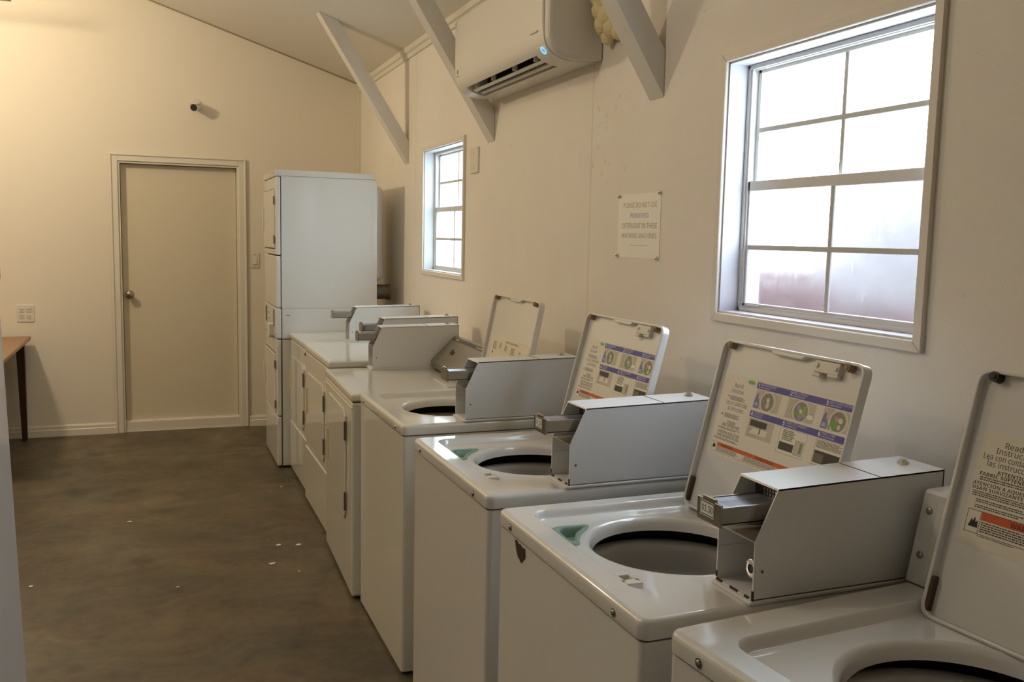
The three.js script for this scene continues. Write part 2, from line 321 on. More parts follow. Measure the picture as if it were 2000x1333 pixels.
// ---------------------------------------------------------------- outside
structure('ground', box(XR + T, 60, -0.5, -0.3, -40, 30), std(lin(0.42, 0.42, 0.40), 0.95));
function lump(cx, cy, cz, rx, ry, rz, sd, amp) {
  const g = mergeVertices(new THREE.SphereGeometry(1, 64, 40)), p = g.attributes.position;
  for (let i = 0; i < p.count; i++) { const x = p.getX(i), y = p.getY(i), z = p.getZ(i), k = 1 + amp * fbm(x * 2 + sd, y * 2 + z * 2.3, 4); p.setXYZ(i, cx + x * rx * k, cy + y * ry * k, cz + z * rz * k); }
  g.computeVertexNormals(); return g;
}
tag(mesh('shrub', [lump(4.3, 0.38, -5.75, 0.7, 1.06, 1.0, 4, 0.10), lump(4.35, 0.28, -4.45, 0.6, 0.90, 1.0, 9, 0.12)], std(lin(0.045, 0.022, 0.020), 0.95)), 'reddish-brown bare shrub outside, blurred behind the lower panes of the large window', 'shrub');
tag(mesh('hedge', lump(8.0, 0.72, -8.0, 1.0, 1.72, 1.75, 14, 0.16), std(lin(0.13, 0.125, 0.12), 0.95)), 'grey dark hedge far outside, behind the lower right panes of the large window', 'hedge');

// ---------------------------------------------------------------- ceiling lamps
function makeLamp(i, label) {
  const [x, y, z, cd] = LAMPS[i];
  const l = thing('ceiling_lamp', label, 'lamp', [x, y, z]);
  const cy = RY - SLOPE * Math.abs(x - RX);
  mesh('lamp_globe', new THREE.SphereGeometry(0.11, 32, 20), std(lin(0.9, 0.85, 0.75), 0.5, { emissive: LAMP_COLOR[i], emissiveIntensity: 4 }), l);
  mesh('canopy', new THREE.LatheGeometry([[0, 0.03 + cy - y - 0.06], [0.07, cy - y - 0.03], [0.075, cy - y], [0.0, cy - y + 0.01]].map(([a, b]) => new THREE.Vector2(a, b)), 28), M.plasticWhite, l);
  mesh('stem', cyl(0.012, 0.012, [0, 0.10, 0], [0, cy - y - 0.02, 0]), M.plasticWhite, l);
  const p = new THREE.PointLight(LAMP_COLOR[i], cd, 0, 2); p.castShadow = true; p.shadow.radius = 5; p.position.set(0, 0, 0); l.add(p); p.name = 'bulb_light';
}
makeLamp(0, 'warm globe lamp hanging from the ridge near the far wall');
makeLamp(1, 'warm globe lamp hanging from the ridge nearer the washers');

{ // ceiling fan near the far wall: only a blade tip reaches into the picture
  const f = thing('ceiling_fan', 'ceiling fan with brown wooden blades, one tip at the top left corner', 'fan', [-1.475, 3.035, -6.95]);
  const cy = RY - SLOPE * Math.abs(-1.475 - RX) - 3.035;
  mesh('motor_housing', new THREE.LatheGeometry([[0, -0.09], [0.06, -0.085], [0.10, -0.05], [0.11, 0.0], [0.10, 0.06], [0.05, 0.09], [0, 0.09]].map(([a, b]) => new THREE.Vector2(a, b)), 32), M.plasticWhite, f);
  mesh('downrod', cyl(0.012, 0.012, [0, 0.08, 0], [0, cy - 0.001, 0]), M.plasticWhite, f);
  for (let i = 0; i < 3; i++) { const b = slabUp(lidShape(0.52, 0.13, 0.03), 0, 0.008, 0.002).rotateX(0.15).translate(0.13, 0, 0.065).rotateY(i / 3 * 2 * Math.PI + 0.02); mesh('blade', b, M.tableTop, f); }
}

// ---------------------------------------------------------------- knee braces between wall and ceiling
const braceLabels = ['white diagonal brace nearest the far wall, above the small window', 'white diagonal brace partly hidden behind the air conditioner', 'white diagonal brace nearest the large window, right of the air conditioner'];
[[-6.175, -6.08], [-4.505, -4.41], [-2.855, -2.76]].forEach(([z0, z1], i) => {
  const lo = 2.058, top = (x) => CY + (XR - x) * SLOPE;
  const k = (0.955 - 0.018) / 0.605;                       // rise over run of the lower edge
  const xa = XR - (CY - lo) / (k - SLOPE), xb = XR - (CY - lo - 0.155) / (k - SLOPE);
  const g = prism([[XR - 0.001, lo], [XR - 0.001, lo + 0.155], [xb, top(xb) - 0.001], [xa, top(xa) - 0.001]], z0, z1, 0.003);
  tag(mesh('knee_brace', g, M.brace), braceLabels[i], 'brace', 'diagonal braces under the ceiling');
});

// ---------------------------------------------------------------- split air conditioner on the right wall
{
  const a = thing('air_conditioner', 'white wall-mounted air conditioner with open louvre slot high on the right wall', 'air conditioner', [XR, 2.257, -3.80]);
  const far = -0.56, near = 0.575, s0 = -0.46, s1 = 0.40;
  const curve = new THREE.CatmullRomCurve3([[-0.11, -0.004], [-0.15, 0.002], [-0.19, 0.018], [-0.214, 0.042], [-0.225, 0.072], [-0.228, 0.105]].map(([u, v]) => new THREE.Vector3(u, v, 0))).getPoints(14).map((q) => [q.x, q.y]);
  const P = [[0, 0], ...curve, [-0.228, 0.34], [-0.20, 0.36], [0, 0.36]];
  const N = [[0, 0], [-0.108, -0.004], [-0.104, 0.02], [-0.09, 0.10], [-0.16, 0.12], ...curve.filter(([u, v]) => v > 0.026), [-0.228, 0.34], [-0.20, 0.36], [0, 0.36]];
  const rev = (pts) => pts.slice().reverse();
  mesh('housing', [prism(rev(P), far, s0), prism(rev(N), s0, s1), prism(rev(P), s1, near - 0.055)], M.acWhite, a);
  mesh('end_cap', prism(rev(P), near - 0.054, near, 0.012), M.acGrey, a);
  mesh('front_panel', prism([[-0.2275, 0.088], [-0.2287, 0.10], [-0.2315, 0.15], [-0.2325, 0.345], [-0.2275, 0.35]].reverse(), far + 0.004, near - 0.060, 0.001), M.acWhite, a);
  mesh('outlet', [prism([[-0.105, 0.0], [-0.10, 0.02], [-0.088, 0.098], [-0.159, 0.118], [-0.200, 0.045], [-0.158, 0.112], [-0.096, 0.09]], s0 + 0.002, s1 - 0.002)], M.black, a);
  const flap = (name, x, y, w, ang, mat) => mesh(name, new RoundedBoxGeometry(w, 0.006, s1 - s0 - 0.02, 2, 0.0025).rotateZ(ang).translate(x, y, (s0 + s1) / 2), mat, a);
  flap('louver', -0.163, 0.016, 0.017, -0.5, M.acWhite);
  flap('louver', -0.126, 0.008, 0.022, -0.2, M.acGrey);
  for (const z of [-0.38, -0.16, 0.10, 0.33]) mesh('louver_arm', box(-0.186, -0.165, 0.020, 0.044, z - 0.004, z + 0.004, 0.002), M.acWhite, a);
  mesh('indicator_ring', new THREE.TorusGeometry(0.014, 0.0026, 8, 28).rotateY(Math.PI / 2).rotateZ(0.72).translate(-0.2120, 0.0325, 0.487), std(lin(0.3, 0.55, 0.7), 0.4, { emissive: lin(0.25, 0.62, 0.95), emissiveIntensity: 0.9 }), a);
  each('badge', [box(-0.2338, -0.2318, 0.105, 0.111, 0.40, 0.47), box(-0.2338, -0.2318, 0.10, 0.118, far + 0.03, far + 0.045), box(-0.2338, -0.2318, 0.085, 0.09, far + 0.03, far + 0.05)], M.acGrey, a);
}
// expanded foam round the pipe hole beside the air conditioner
{
  const blobs = [[1.585, 2.53, -3.165, 0.05], [1.57, 2.485, -3.17, 0.042], [1.58, 2.46, -3.15, 0.045], [1.575, 2.425, -3.16, 0.038], [1.585, 2.40, -3.12, 0.042], [1.58, 2.37, -3.15, 0.036], [1.59, 2.35, -3.10, 0.034], [1.595, 2.325, -3.14, 0.028], [1.60, 2.33, -3.07, 0.026]];
  tag(mesh('foam_sealant', blobs.map(([x, y, z, r], i) => lump(x, y, z, r * 0.95, r * 1.05, r * 0.95, i * 3.1, 0.12)), M.foam), 'lumpy yellow expanded foam on the wall beside the air conditioner', 'foam');
}

// ---------------------------------------------------------------- things on the walls
{ // security camera
  const s = thing('security_camera', 'small white bullet camera with a black lens above the door', 'camera', [0.33, 2.53, ZF]);
  mesh('wall_mount', [new THREE.CylinderGeometry(0.032, 0.035, 0.012, 24).rotateX(Math.PI / 2).translate(0.01, 0.03, 0.006), cyl(0.011, 0.011, [0.01, 0.03, 0.01], [0.008, 0.01, 0.05])], M.plasticWhite, s);
  mesh('body', [cyl(0.031, 0.031, [0.018, 0.004, 0.02], [-0.012, -0.018, 0.115], 24)], M.plasticWhite, s);
  mesh('sun_hood', box(-0.032, 0.032, 0.016, 0.022, -0.05, 0.055, 0.003).rotateX(0.2).rotateY(-0.3).translate(0.003, -0.0, 0.075), M.plasticWhite, s);
  mesh('lens', cyl(0.026, 0.025, [-0.0115, -0.0176, 0.113], [-0.0135, -0.019, 0.119], 24), M.black, s);
}
{ // light switch right of the door
  const s = thing('light_switch', 'ivory light switch plate on the far wall right of the door', 'light switch', [0.767, 1.353, ZF]);
  mesh('plate', box(-0.036, 0.036, -0.06, 0.06, 0, 0.007, 0.004), M.plasticWhite, s);
  mesh('rocker', box(-0.016, 0.016, -0.033, 0.033, 0.005, 0.011, 0.003).rotateX(-0.06), std(lin(0.76, 0.72, 0.62), 0.35), s);
  for (const y of [-0.047, 0.047]) mesh('screw', cyl(0.0035, 0.0035, [0, y, 0.006], [0, y, 0.0085], 12), M.steel, s);
}
{ // outlet above the table
  const s = thing('wall_outlet', 'ivory double outlet plate above the table', 'outlet', [-0.886, 0.942, ZF]);
  mesh('plate', box(-0.059, 0.059, -0.064, 0.064, 0, 0.007, 0.004), M.plasticWhite, s);
  for (const x of [-0.024, 0.024]) for (const y of [-0.024, 0.024]) {
    const r = mesh('socket', new RoundedBoxGeometry(0.034, 0.036, 0.006, 3, 0.0029).translate(x, y, 0.0065), std(lin(0.68, 0.63, 0.53), 0.4), s);
    mesh('slot', [box(x - 0.009, x - 0.006, y + 0.001, y + 0.011, 0.009, 0.0098), box(x + 0.006, x + 0.009, y + 0.001, y + 0.011, 0.009, 0.0098), cyl(0.0028, 0.0028, [x, y - 0.009, 0.009], [x, y - 0.009, 0.0098], 10)], M.seam, r);
  }
}
{ // blank cover plate beside the small window
  const s = thing('cover_plate', 'blank painted cover plate on the wall beside the small window', 'cover plate', [XR, 1.985, -4.703]);
  mesh('plate', box(-0.009, 0, -0.068, 0.068, -0.064, 0.066, 0.003), std(lin(0.78, 0.72, 0.62), 0.55), s);
  for (const y of [-0.04, 0.04]) mesh('screw', cyl(0.004, 0.004, [-0.008, y, 0], [-0.011, y, 0], 12), std(lin(0.6, 0.54, 0.45), 0.5), s);
}
{ // notice
  const [c, x] = canvas(920, 700);
  x.fillStyle = '#fbf8ef'; x.fillRect(0, 0, 920, 700);
  x.textAlign = 'center'; x.fillStyle = '#8a8068'; x.font = '74px sans-serif';
  const put = (t, y, w) => { x.save(); x.translate(476, y); x.scale(w / x.measureText(t).width, 1); x.fillText(t, 0, 0); x.restore(); };
  put('PLEASE DO NOT USE', 150, 740);
  x.font = 'bold 74px sans-serif'; x.fillStyle = '#a9b0c4'; put('POWDERED', 262, 410);
  x.font = '74px sans-serif'; x.fillStyle = '#8a8068'; put('DETERGENT IN THESE', 375, 770); put('WASHING MACHINES', 482, 770);
  x.fillStyle = '#b3a98f'; x.fillRect(300, 560, 360, 5);
  const t = canvasTexture(c);
  const s = thing('notice_sheet', 'laminated notice about powdered detergent pinned beside the large window', 'notice', [XR, 1.627, -2.9035]);
  const g = box(-0.0010, -0.0003, -0.1155, 0.1155, -0.152, 0.153);
  mesh('sheet', g, M.paper, s);
  mesh('print', new THREE.PlaneGeometry(0.303, 0.229).rotateY(-Math.PI / 2).translate(-0.0012, 0, 0.0005), std(0xffffff, 0.45, { map: t }), s);
  for (const [y, z] of [[0.109, -0.143], [0.113, 0.147], [-0.107, -0.147], [-0.111, 0.141]]) mesh('pin', new THREE.SphereGeometry(0.007, 16, 10).scale(0.7, 1, 1).translate(-0.007, y, z), M.chrome, s);
}

// ---------------------------------------------------------------- prints for the washer lids
function smallText(x, x0, y, w, lines, h, color = '#5a5650') { x.fillStyle = color; for (let i = 0; i < lines; i++) { let px = x0; const end = x0 + w * (0.75 + 0.25 * rnd()); while (px < end) { const k = h * (0.6 + rnd() * 2.6); x.fillRect(px, y + i * h * 1.75, Math.min(k, end - px), h); px += k + h * 0.5; } } }
function fit(x, t, px, py, w) { x.save(); x.translate(px, py); x.scale(w / x.measureText(t).width, 1); x.fillText(t, 0, 0); x.restore(); }
function flame(x, px, py, s) { x.fillStyle = '#1c1b1a'; x.beginPath(); x.moveTo(px, py + s); x.lineTo(px + s, py + s); x.lineTo(px + 0.9 * s, py + 0.3 * s); x.lineTo(px + 0.7 * s, py + 0.5 * s); x.lineTo(px + 0.6 * s, py); x.lineTo(px + 0.4 * s, py + 0.45 * s); x.lineTo(px + 0.25 * s, py + 0.2 * s); x.lineTo(px + 0.15 * s, py + 0.6 * s); x.closePath(); x.fill(); }
function pictureSheet() {               // covers s 0.035 .. 0.503, t 0.150 .. 0.357 of the lid
  seed = 99;
  const S = 3000, s0 = 0.035, t1 = 0.357, [c, x] = canvas(1404, 621), X = (s) => (s - s0) * S, Y = (t) => (t1 - t) * S;
  x.fillStyle = '#e9e4d9'; x.fillRect(0, 0, 1404, 621);
  x.textAlign = 'center'; x.fillStyle = '#3f3b36'; x.font = '46px sans-serif';
  fit(x, 'Read All', X(0.092), Y(0.325), 110); fit(x, 'Instructions', X(0.092), Y(0.311), 150);
  fit(x, 'Lea con cuidado todas', X(0.100), Y(0.280), 265); fit(x, 'las instrucciones.', X(0.102), Y(0.266), 200);
  flame(x, X(0.058), Y(0.304), 16); flame(x, X(0.050), Y(0.256), 16);
  smallText(x, X(0.068), Y(0.303), 190, 4, 5); smallText(x, X(0.062), Y(0.257), 200, 4, 5);
  x.font = 'bold 30px sans-serif'; fit(x, 'ATTENTION', X(0.098), Y(0.232), 100); fit(x, 'FABRIC SOFTENER USERS', X(0.098), Y(0.224), 220);
  smallText(x, X(0.05), Y(0.221), 290, 2, 5);
  fit(x, 'ATENCIÓN A AQUELLOS QUE', X(0.098), Y(0.205), 270); fit(x, 'USAN SUAVIZANTE DE TELA', X(0.098), Y(0.196), 270);
  smallText(x, X(0.045), Y(0.193), 310, 2, 5);
  // warning box
  x.strokeStyle = '#4a4640'; x.lineWidth = 2; x.strokeRect(X(0.042), Y(0.180), X(0.455) - X(0.042), 75);
  flame(x, X(0.046), Y(0.178), 40);
  x.fillStyle = '#d4622a'; x.fillRect(X(0.064), Y(0.1805), X(0.455) - X(0.064), 30);
  x.fillStyle = '#4b2412'; x.font = 'bold 26px sans-serif'; fit(x, 'WARNING', X(0.105), Y(0.1725), 150); fit(x, 'ADVERTENCIA', X(0.255), Y(0.1725), 210);
  smallText(x, X(0.064), Y(0.169), 320, 4, 5); smallText(x, X(0.180), Y(0.169), 560, 4, 5); x.fillStyle = '#4a4640'; x.fillRect(X(0.174), Y(0.170), 2, 45); x.fillRect(X(0.375), Y(0.170), 2, 45); smallText(x, X(0.38), Y(0.169), 200, 4, 5);
  // green flash
  x.fillStyle = '#9ac37c'; x.beginPath(); x.ellipse(X(0.138), Y(0.346), 48, 18, 0.05, 0, 7); x.fill(); x.fillStyle = '#5f8f48'; x.fillRect(X(0.128), Y(0.347), 60, 8);
  // blue bands
  x.textAlign = 'left';
  for (const [ty, list] of [[0.3515, [['1', 'ADD DETERGENT', 0.164], ['2', 'ADD CLOTHES', 0.284], ['3', 'ADD LIQUID SOFTENER', 0.405]]], [0.2815, [['4', 'CLOSE LID', 0.164], ['5', 'COMPLETE PAYMENT', 0.284], ['6', 'PRESS START', 0.405]]]]) {
    x.fillStyle = '#5653a6'; x.fillRect(X(0.160), Y(ty), X(0.501) - X(0.160), 46);
    for (const [n, s, at] of list) { x.fillStyle = '#f0eee8'; x.font = 'bold 42px sans-serif'; x.fillText(n, X(at), Y(ty) + 38); x.font = '23px sans-serif'; x.fillStyle = '#d9d4e6'; x.fillText(s, X(at) + 30, Y(ty) + 22); smallText(x, X(at) + 30, Y(ty) + 29, 130, 1, 7, '#c3bedb'); }
  }
  // six step pictures, top view of the tub or the control panel
  const pic = (at, ty) => { x.save(); x.beginPath(); x.rect(X(at), Y(ty), 288, 138); x.clip(); x.fillStyle = '#c9c3b4'; x.fillRect(X(at), Y(ty), 288, 138); x.strokeStyle = '#77736a'; x.lineWidth = 2.5; for (let k = 0; k < 5; k++) { x.beginPath(); x.moveTo(X(at) + k * 26, Y(ty) + 138); x.lineTo(X(at) + 50 + k * 30, Y(ty)); x.stroke(); } };
  const tub = (at, ty) => { x.fillStyle = '#d9d3c6'; x.beginPath(); x.ellipse(X(at) + 150, Y(ty) + 72, 94, 84, 0, 0, 7); x.fill(); x.stroke(); x.fillStyle = '#8e877b'; x.beginPath(); x.ellipse(X(at) + 148, Y(ty) + 74, 66, 64, 0, 0, 7); x.fill(); x.stroke(); };
  const cloth = (at, ty, list) => { for (const [dx, dy, r, col] of list) { x.fillStyle = col; x.beginPath(); x.ellipse(X(at) + dx, Y(ty) + dy, r, r * 0.8, dx, 0, 7); x.fill(); } };
  const jug = (px, py) => { x.fillStyle = '#7b78b4'; x.beginPath(); x.moveTo(px + 18, py); x.lineTo(px + 34, py); x.lineTo(px + 36, py + 30); x.lineTo(px + 60, py + 60); x.lineTo(px + 60, py + 108); x.lineTo(px, py + 108); x.lineTo(px, py + 60); x.closePath(); x.fill(); x.fillStyle = '#b9b7d6'; x.fillRect(px + 12, py + 66, 34, 26); };
  pic(0.163, 0.334); tub(0.163, 0.334); cloth(0.163, 0.334, [[152, 60, 20, '#e2ddd0'], [156, 98, 24, '#d4cec0']]); jug(X(0.163) + 2, Y(0.334) + 26); x.restore();
  pic(0.284, 0.334); tub(0.284, 0.334); cloth(0.284, 0.334, [[120, 50, 24, '#a79ac0'], [180, 50, 22, '#8abf5e'], [110, 90, 22, '#74b04a'], [150, 110, 24, '#a79ac0'], [186, 92, 20, '#9fb785'], [148, 72, 18, '#e2ddd0']]); x.fillStyle = '#f2efe6'; x.beginPath(); x.ellipse(X(0.284) + 248, Y(0.334) + 96, 36, 20, 0, 0, 7); x.fill(); x.stroke(); x.restore();
  pic(0.405, 0.334); tub(0.405, 0.334); cloth(0.405, 0.334, [[130, 60, 20, '#c79a90'], [170, 64, 22, '#e2ddd0'], [120, 100, 26, '#62b43e'], [165, 108, 18, '#d9d3c6']]); x.strokeStyle = '#5db13a'; x.lineWidth = 12; x.beginPath(); x.arc(X(0.405) + 100, Y(0.334) + 122, 22, 0, 7); x.stroke(); jug(X(0.405) - 2, Y(0.334) + 34); x.restore();
  pic(0.163, 0.264); x.fillStyle = '#3b3a38'; x.fillRect(X(0.163) + 20, Y(0.264) + 10, 190, 46); x.fillStyle = '#e8e4da'; x.beginPath(); x.moveTo(X(0.163) + 30, Y(0.264) + 110); x.lineTo(X(0.163) + 70, Y(0.264) + 66); x.lineTo(X(0.163) + 230, Y(0.264) + 66); x.lineTo(X(0.163) + 220, Y(0.264) + 110); x.fill(); x.fillStyle = '#3b3a38'; x.fillRect(X(0.163) + 140, Y(0.264) + 50, 12, 50); x.restore();
  x.fillStyle = '#ece8de'; x.fillRect(X(0.284), Y(0.264), 288, 175); x.strokeStyle = '#5f5b54'; x.lineWidth = 2; x.strokeRect(X(0.284), Y(0.264), 276, 172); smallText(x, X(0.284) + 30, Y(0.264) + 10, 130, 6, 7); x.fillStyle = '#3b3a38'; x.fillRect(X(0.284) + 16, Y(0.264) + 96, 150, 54); x.fillStyle = '#c9c3b4'; x.fillRect(X(0.284) + 176, Y(0.264) + 60, 84, 96); x.strokeRect(X(0.284) + 176, Y(0.264) + 60, 84, 96); x.fillStyle = '#8e877b'; x.fillRect(X(0.284) + 226, Y(0.264) + 70, 24, 70);
  x.strokeRect(X(0.405), Y(0.264), 284, 172); smallText(x, X(0.405) + 10, Y(0.264) + 8, 262, 6, 5); x.fillStyle = '#3b3733'; x.fillRect(X(0.405) + 8, Y(0.264) + 76, 268, 80); x.fillStyle = '#6d675f'; x.fillRect(X(0.405) + 10, Y(0.264) + 94, 90, 56); x.fillStyle = '#c99a80'; x.beginPath(); x.ellipse(X(0.405) + 246, Y(0.264) + 140, 44, 18, -0.2, 0, 7); x.fill();
  return { map: canvasTexture(c), s0, s1: 0.503, t0: 0.150, t1 };
}
function plainSheet() {                 // the older text-only print of the nearest lid: s 0.030 .. 0.330, t 0.150 .. 0.350
  seed = 7;
  const S = 4000, s0 = 0.030, t1 = 0.352, [c, x] = canvas(1300, 820), X = (s) => (s - s0) * S, Y = (t) => (t1 - t) * S;
  x.fillStyle = '#e2dccf'; x.fillRect(0, 0, 1300, 820);
  x.textAlign = 'center'; x.fillStyle = '#26231f'; x.font = '58px sans-serif';
  fit(x, 'Read All', X(0.104), Y(0.328), 235); fit(x, 'Instructions', X(0.104), Y(0.3165), 345);
  fit(x, 'Lea con cuidado todas', X(0.104), Y(0.304), 520); fit(x, 'las instrucciones.', X(0.104), Y(0.292), 440);
  x.font = 'bold 36px sans-serif'; fit(x, 'ATTENTION', X(0.104), Y(0.281), 250); fit(x, 'FABRIC SOFTENER USERS', X(0.104), Y(0.2735), 510);
  smallText(x, X(0.043), Y(0.2715), 470, 2, 9, '#4a463f');
  fit(x, 'ATENCIÓN A AQUELLOS QUE', X(0.104), Y(0.2555), 570); fit(x, 'USAN SUAVIZANTE DE TELA', X(0.104), Y(0.2475), 570);
  smallText(x, X(0.036), Y(0.245), 540, 3, 8, '#4a463f'); smallText(x, X(0.046), Y(0.2315), 460, 2, 8, '#4a463f'); smallText(x, X(0.046), Y(0.2215), 440, 2, 8, '#4a463f');
  x.strokeStyle = '#2b2926'; x.lineWidth = 4; x.strokeRect(X(0.037), Y(0.211), 1000, 160);
  flame(x, X(0.042), Y(0.200), 76); x.fillRect(X(0.0625), Y(0.211), 4, 160);
  x.fillStyle = '#cf5b2b'; x.fillRect(X(0.064), Y(0.2105), 890, 56); x.fillStyle = '#451f10'; x.font = 'bold 52px sans-serif'; fit(x, 'WARNING', X(0.150), Y(0.1985), 250);
  smallText(x, X(0.066), Y(0.194), 560, 5, 9, '#3b3732'); smallText(x, X(0.064), Y(0.169), 300, 1, 6, '#4a463f');
  return { map: canvasTexture(c), s0, s1: 0.355, t0: 0.147, t1 };
}
function oldSheet() {                   // few worn marks low on the farthest lid
  seed = 17;
  const S = 2500, s0 = 0.06, t1 = 0.262, [c, x] = canvas(1000, 400), X = (s) => (s - s0) * S, Y = (t) => (t1 - t) * S;
  x.fillStyle = '#e8e0cb'; x.fillRect(0, 0, 1000, 400);
  x.fillStyle = '#55493a'; x.font = 'bold 30px sans-serif'; x.textAlign = 'left'; fit(x, 'Wash Instructions', X(0.215), Y(0.248), 330);
  smallText(x, X(0.075), Y(0.243), 130, 7, 7, '#6d604c'); smallText(x, X(0.15), Y(0.243), 70, 5, 7, '#6d604c'); smallText(x, X(0.21), Y(0.238), 70, 5, 7, '#6d604c'); smallText(x, X(0.28), Y(0.236), 120, 7, 7, '#6d604c'); smallText(x, X(0.37), Y(0.228), 60, 5, 7, '#6d604c');
  flame(x, X(0.078), Y(0.206), 34); x.strokeStyle = '#6d604c'; x.strokeRect(X(0.07), Y(0.21), 900, 110);
  return { map: canvasTexture(c), s0, s1: 0.46, t0: 0.102, t1 };
}
const PRINT = { picture: pictureSheet(), plain: plainSheet(), old: oldSheet() };
function priceTag() { const [c, x] = canvas(256, 128); x.fillStyle = '#b9c3c6'; x.fillRect(0, 0, 256, 128); x.fillStyle = '#4d5a5e'; x.fillRect(10, 10, 236, 108); x.fillStyle = '#e9ecea'; x.fillRect(18, 18, 220, 92); x.fillStyle = '#23282a'; x.font = 'bold 78px serif'; x.textAlign = 'center'; x.fillText('$1.50', 128, 92); return canvasTexture(c); }
const priceMap = priceTag();
const slideMap = (() => { const [c, x] = canvas(256, 256); x.fillStyle = '#9fa6b4'; x.fillRect(0, 0, 256, 256); x.fillStyle = '#7d818b'; x.fillRect(30, 90, 190, 130); for (let i = 0; i < 12; i++) { x.fillStyle = i % 2 ? '#8b8f99' : '#6f737c'; x.fillRect(36, 96 + i * 10, 178, 5); } return canvasTexture(c); })();

// ---------------------------------------------------------------- coin box: sheet-metal shell with a coin slide, its parts in the machine's own axes
// x0 front, y0 deck, z0 far side
function coinBox(parent, off, x0, y0, z0, wid, o = {}) {
  const prof = [[0.004, 0.008], [0.004, 0.118], [0.050, 0.214], [0.448, 0.222], [0.448, 0.008]];
  const at = (g) => g.translate(x0 + off[0], y0 + off[1], z0 + off[2]);
  const t = 0.003, shell = [];
  shell.push(prism(prof.slice().reverse(), 0, t), prism(prof.slice().reverse(), wid - t, wid));
  shell.push(prism([[0.048, 0.211], [0.050, 0.2145], [0.448, 0.2225], [0.448, 0.219]].reverse(), 0, wid));        // top sheet
  shell.push(box(0.445, 0.448, 0.008, 0.222, 0, wid), box(0.004, 0.448, 0.006, 0.010, 0, wid));
  shell.push(box(-0.004, 0.452, 0, 0.007, -0.003, wid + 0.003, 0.002));                                              // base flange
  const c = mesh('coin_box', shell.map(at), o.mat ?? M.sheetPaint, parent);
  mesh('inner_panel', [box(0.10, 0.104, 0.01, 0.118, t, wid - t), box(0.005, 0.13, 0.116, 0.119, t, wid - t), box(t, 0.1, 0.075, 0.0755, t, t + 0.0008)].map(at), M.sheetInside, c);
  const slots = [];
  for (let i = 0; i < 9; i++) for (let j = 0; j < 3; j++) slots.push(box(0.0815, 0.0845, 0.180 + j * 0.0085, 0.1858 + j * 0.0085, 0.032 + i * 0.0085, 0.0368 + i * 0.0085, 0.001));
  mesh('coin_chute', [box(0.084, 0.088, 0.119, 0.2135, t, wid - t)].map(at), M.steelDark, c);
  mesh('coin_slots', slots.map(at), M.chrome, c).userData.kind = 'stuff';
  // slide
  const a = wid / 2 - 0.037, b = wid / 2 + 0.037, sx = o.slide ?? -0.055;
  mesh('coin_slide', [box(sx, 0.095, 0.148, 0.152, a, b), box(sx, 0.095, 0.149, 0.182, a, a + 0.003, 0.001), box(sx, 0.095, 0.149, 0.182, b - 0.003, b, 0.001), box(sx - 0.005, sx, 0.144, 0.188, a - 0.002, b + 0.002, 0.002), box(sx - 0.005, sx + 0.0005, 0.184, 0.194, a + 0.016, b - 0.016, 0.002)].map(at), M.steel, c);
  mesh('slide_plate', [box(sx + 0.004, 0.09, 0.178, 0.180, a + 0.003, b - 0.003)].map(at), std(0xffffff, 0.3, { map: slideMap, metalness: 0.4 }), c);
  if (o.price) { const g = new THREE.PlaneGeometry(0.046, 0.030).rotateY(-Math.PI / 2).translate(sx - 0.0056, 0.170, wid / 2 - 0.004); const p = mesh('price_label', at(g), std(0xffffff, 0.4, { map: priceMap }), c); p.userData.label = 'price label reading $1.50'; }
  // key post on top, seam of the service lid, fixing screw
  mesh('lock', at(mergeGeometries([cyl(0.013, 0.012, [0.405, 0.219, wid * 0.45], [0.405, 0.226, wid * 0.45], 24), cyl(0.008, 0.007, [0.405, 0.226, wid * 0.45], [0.405, 0.232, wid * 0.45], 18)])), M.chrome, c);
  mesh('lid_seam', at(box(0.285, 0.2865, 0.2185, 0.2202, 0.004, wid - 0.001)), M.seam, c);
  mesh('screw', at(cyl(0.003, 0.003, [0.022, 0.062, wid - 0.001], [0.022, 0.062, wid + 0.0012], 10)), M.hinge, c);
  if (o.chips) each('paint_chip', [box(0.0035, 0.006, 0.0075, 0.0112, 0.002, 0.022), box(0.0035, 0.006, 0.0072, 0.0112, 0.046, 0.072), box(0.0035, 0.006, 0.0072, 0.0112, 0.092, 0.106), box(0.0032, 0.006, 0.0072, 0.026, wid - 0.004, wid + 0.0004), box(0.0032, 0.005, 0.014, 0.026, -0.0004, 0.003)].map(at), M.rust, c);
  if (o.keylock) {
    const ring = new THREE.LatheGeometry([[0.011, 0], [0.024, 0], [0.024, 0.012], [0.021, 0.016], [0.011, 0.016]].map(([p, q]) => new THREE.Vector2(p, q)), 28).scale(0.8, 1, 0.8).rotateZ(Math.PI / 2).translate(0.030, 0.060, wid - 0.024);
    mesh('drawer_lock', [ring, box(0.030, 0.1, 0.045, 0.075, wid - 0.036, wid - 0.006)].map(at), M.chrome, c);
    mesh('key_hole', at(cyl(0.0105, 0.0105, [0.030, 0.060, wid - 0.024], [0.0155, 0.060, wid - 0.024], 18)), M.black, c);
  }
  return c;
}

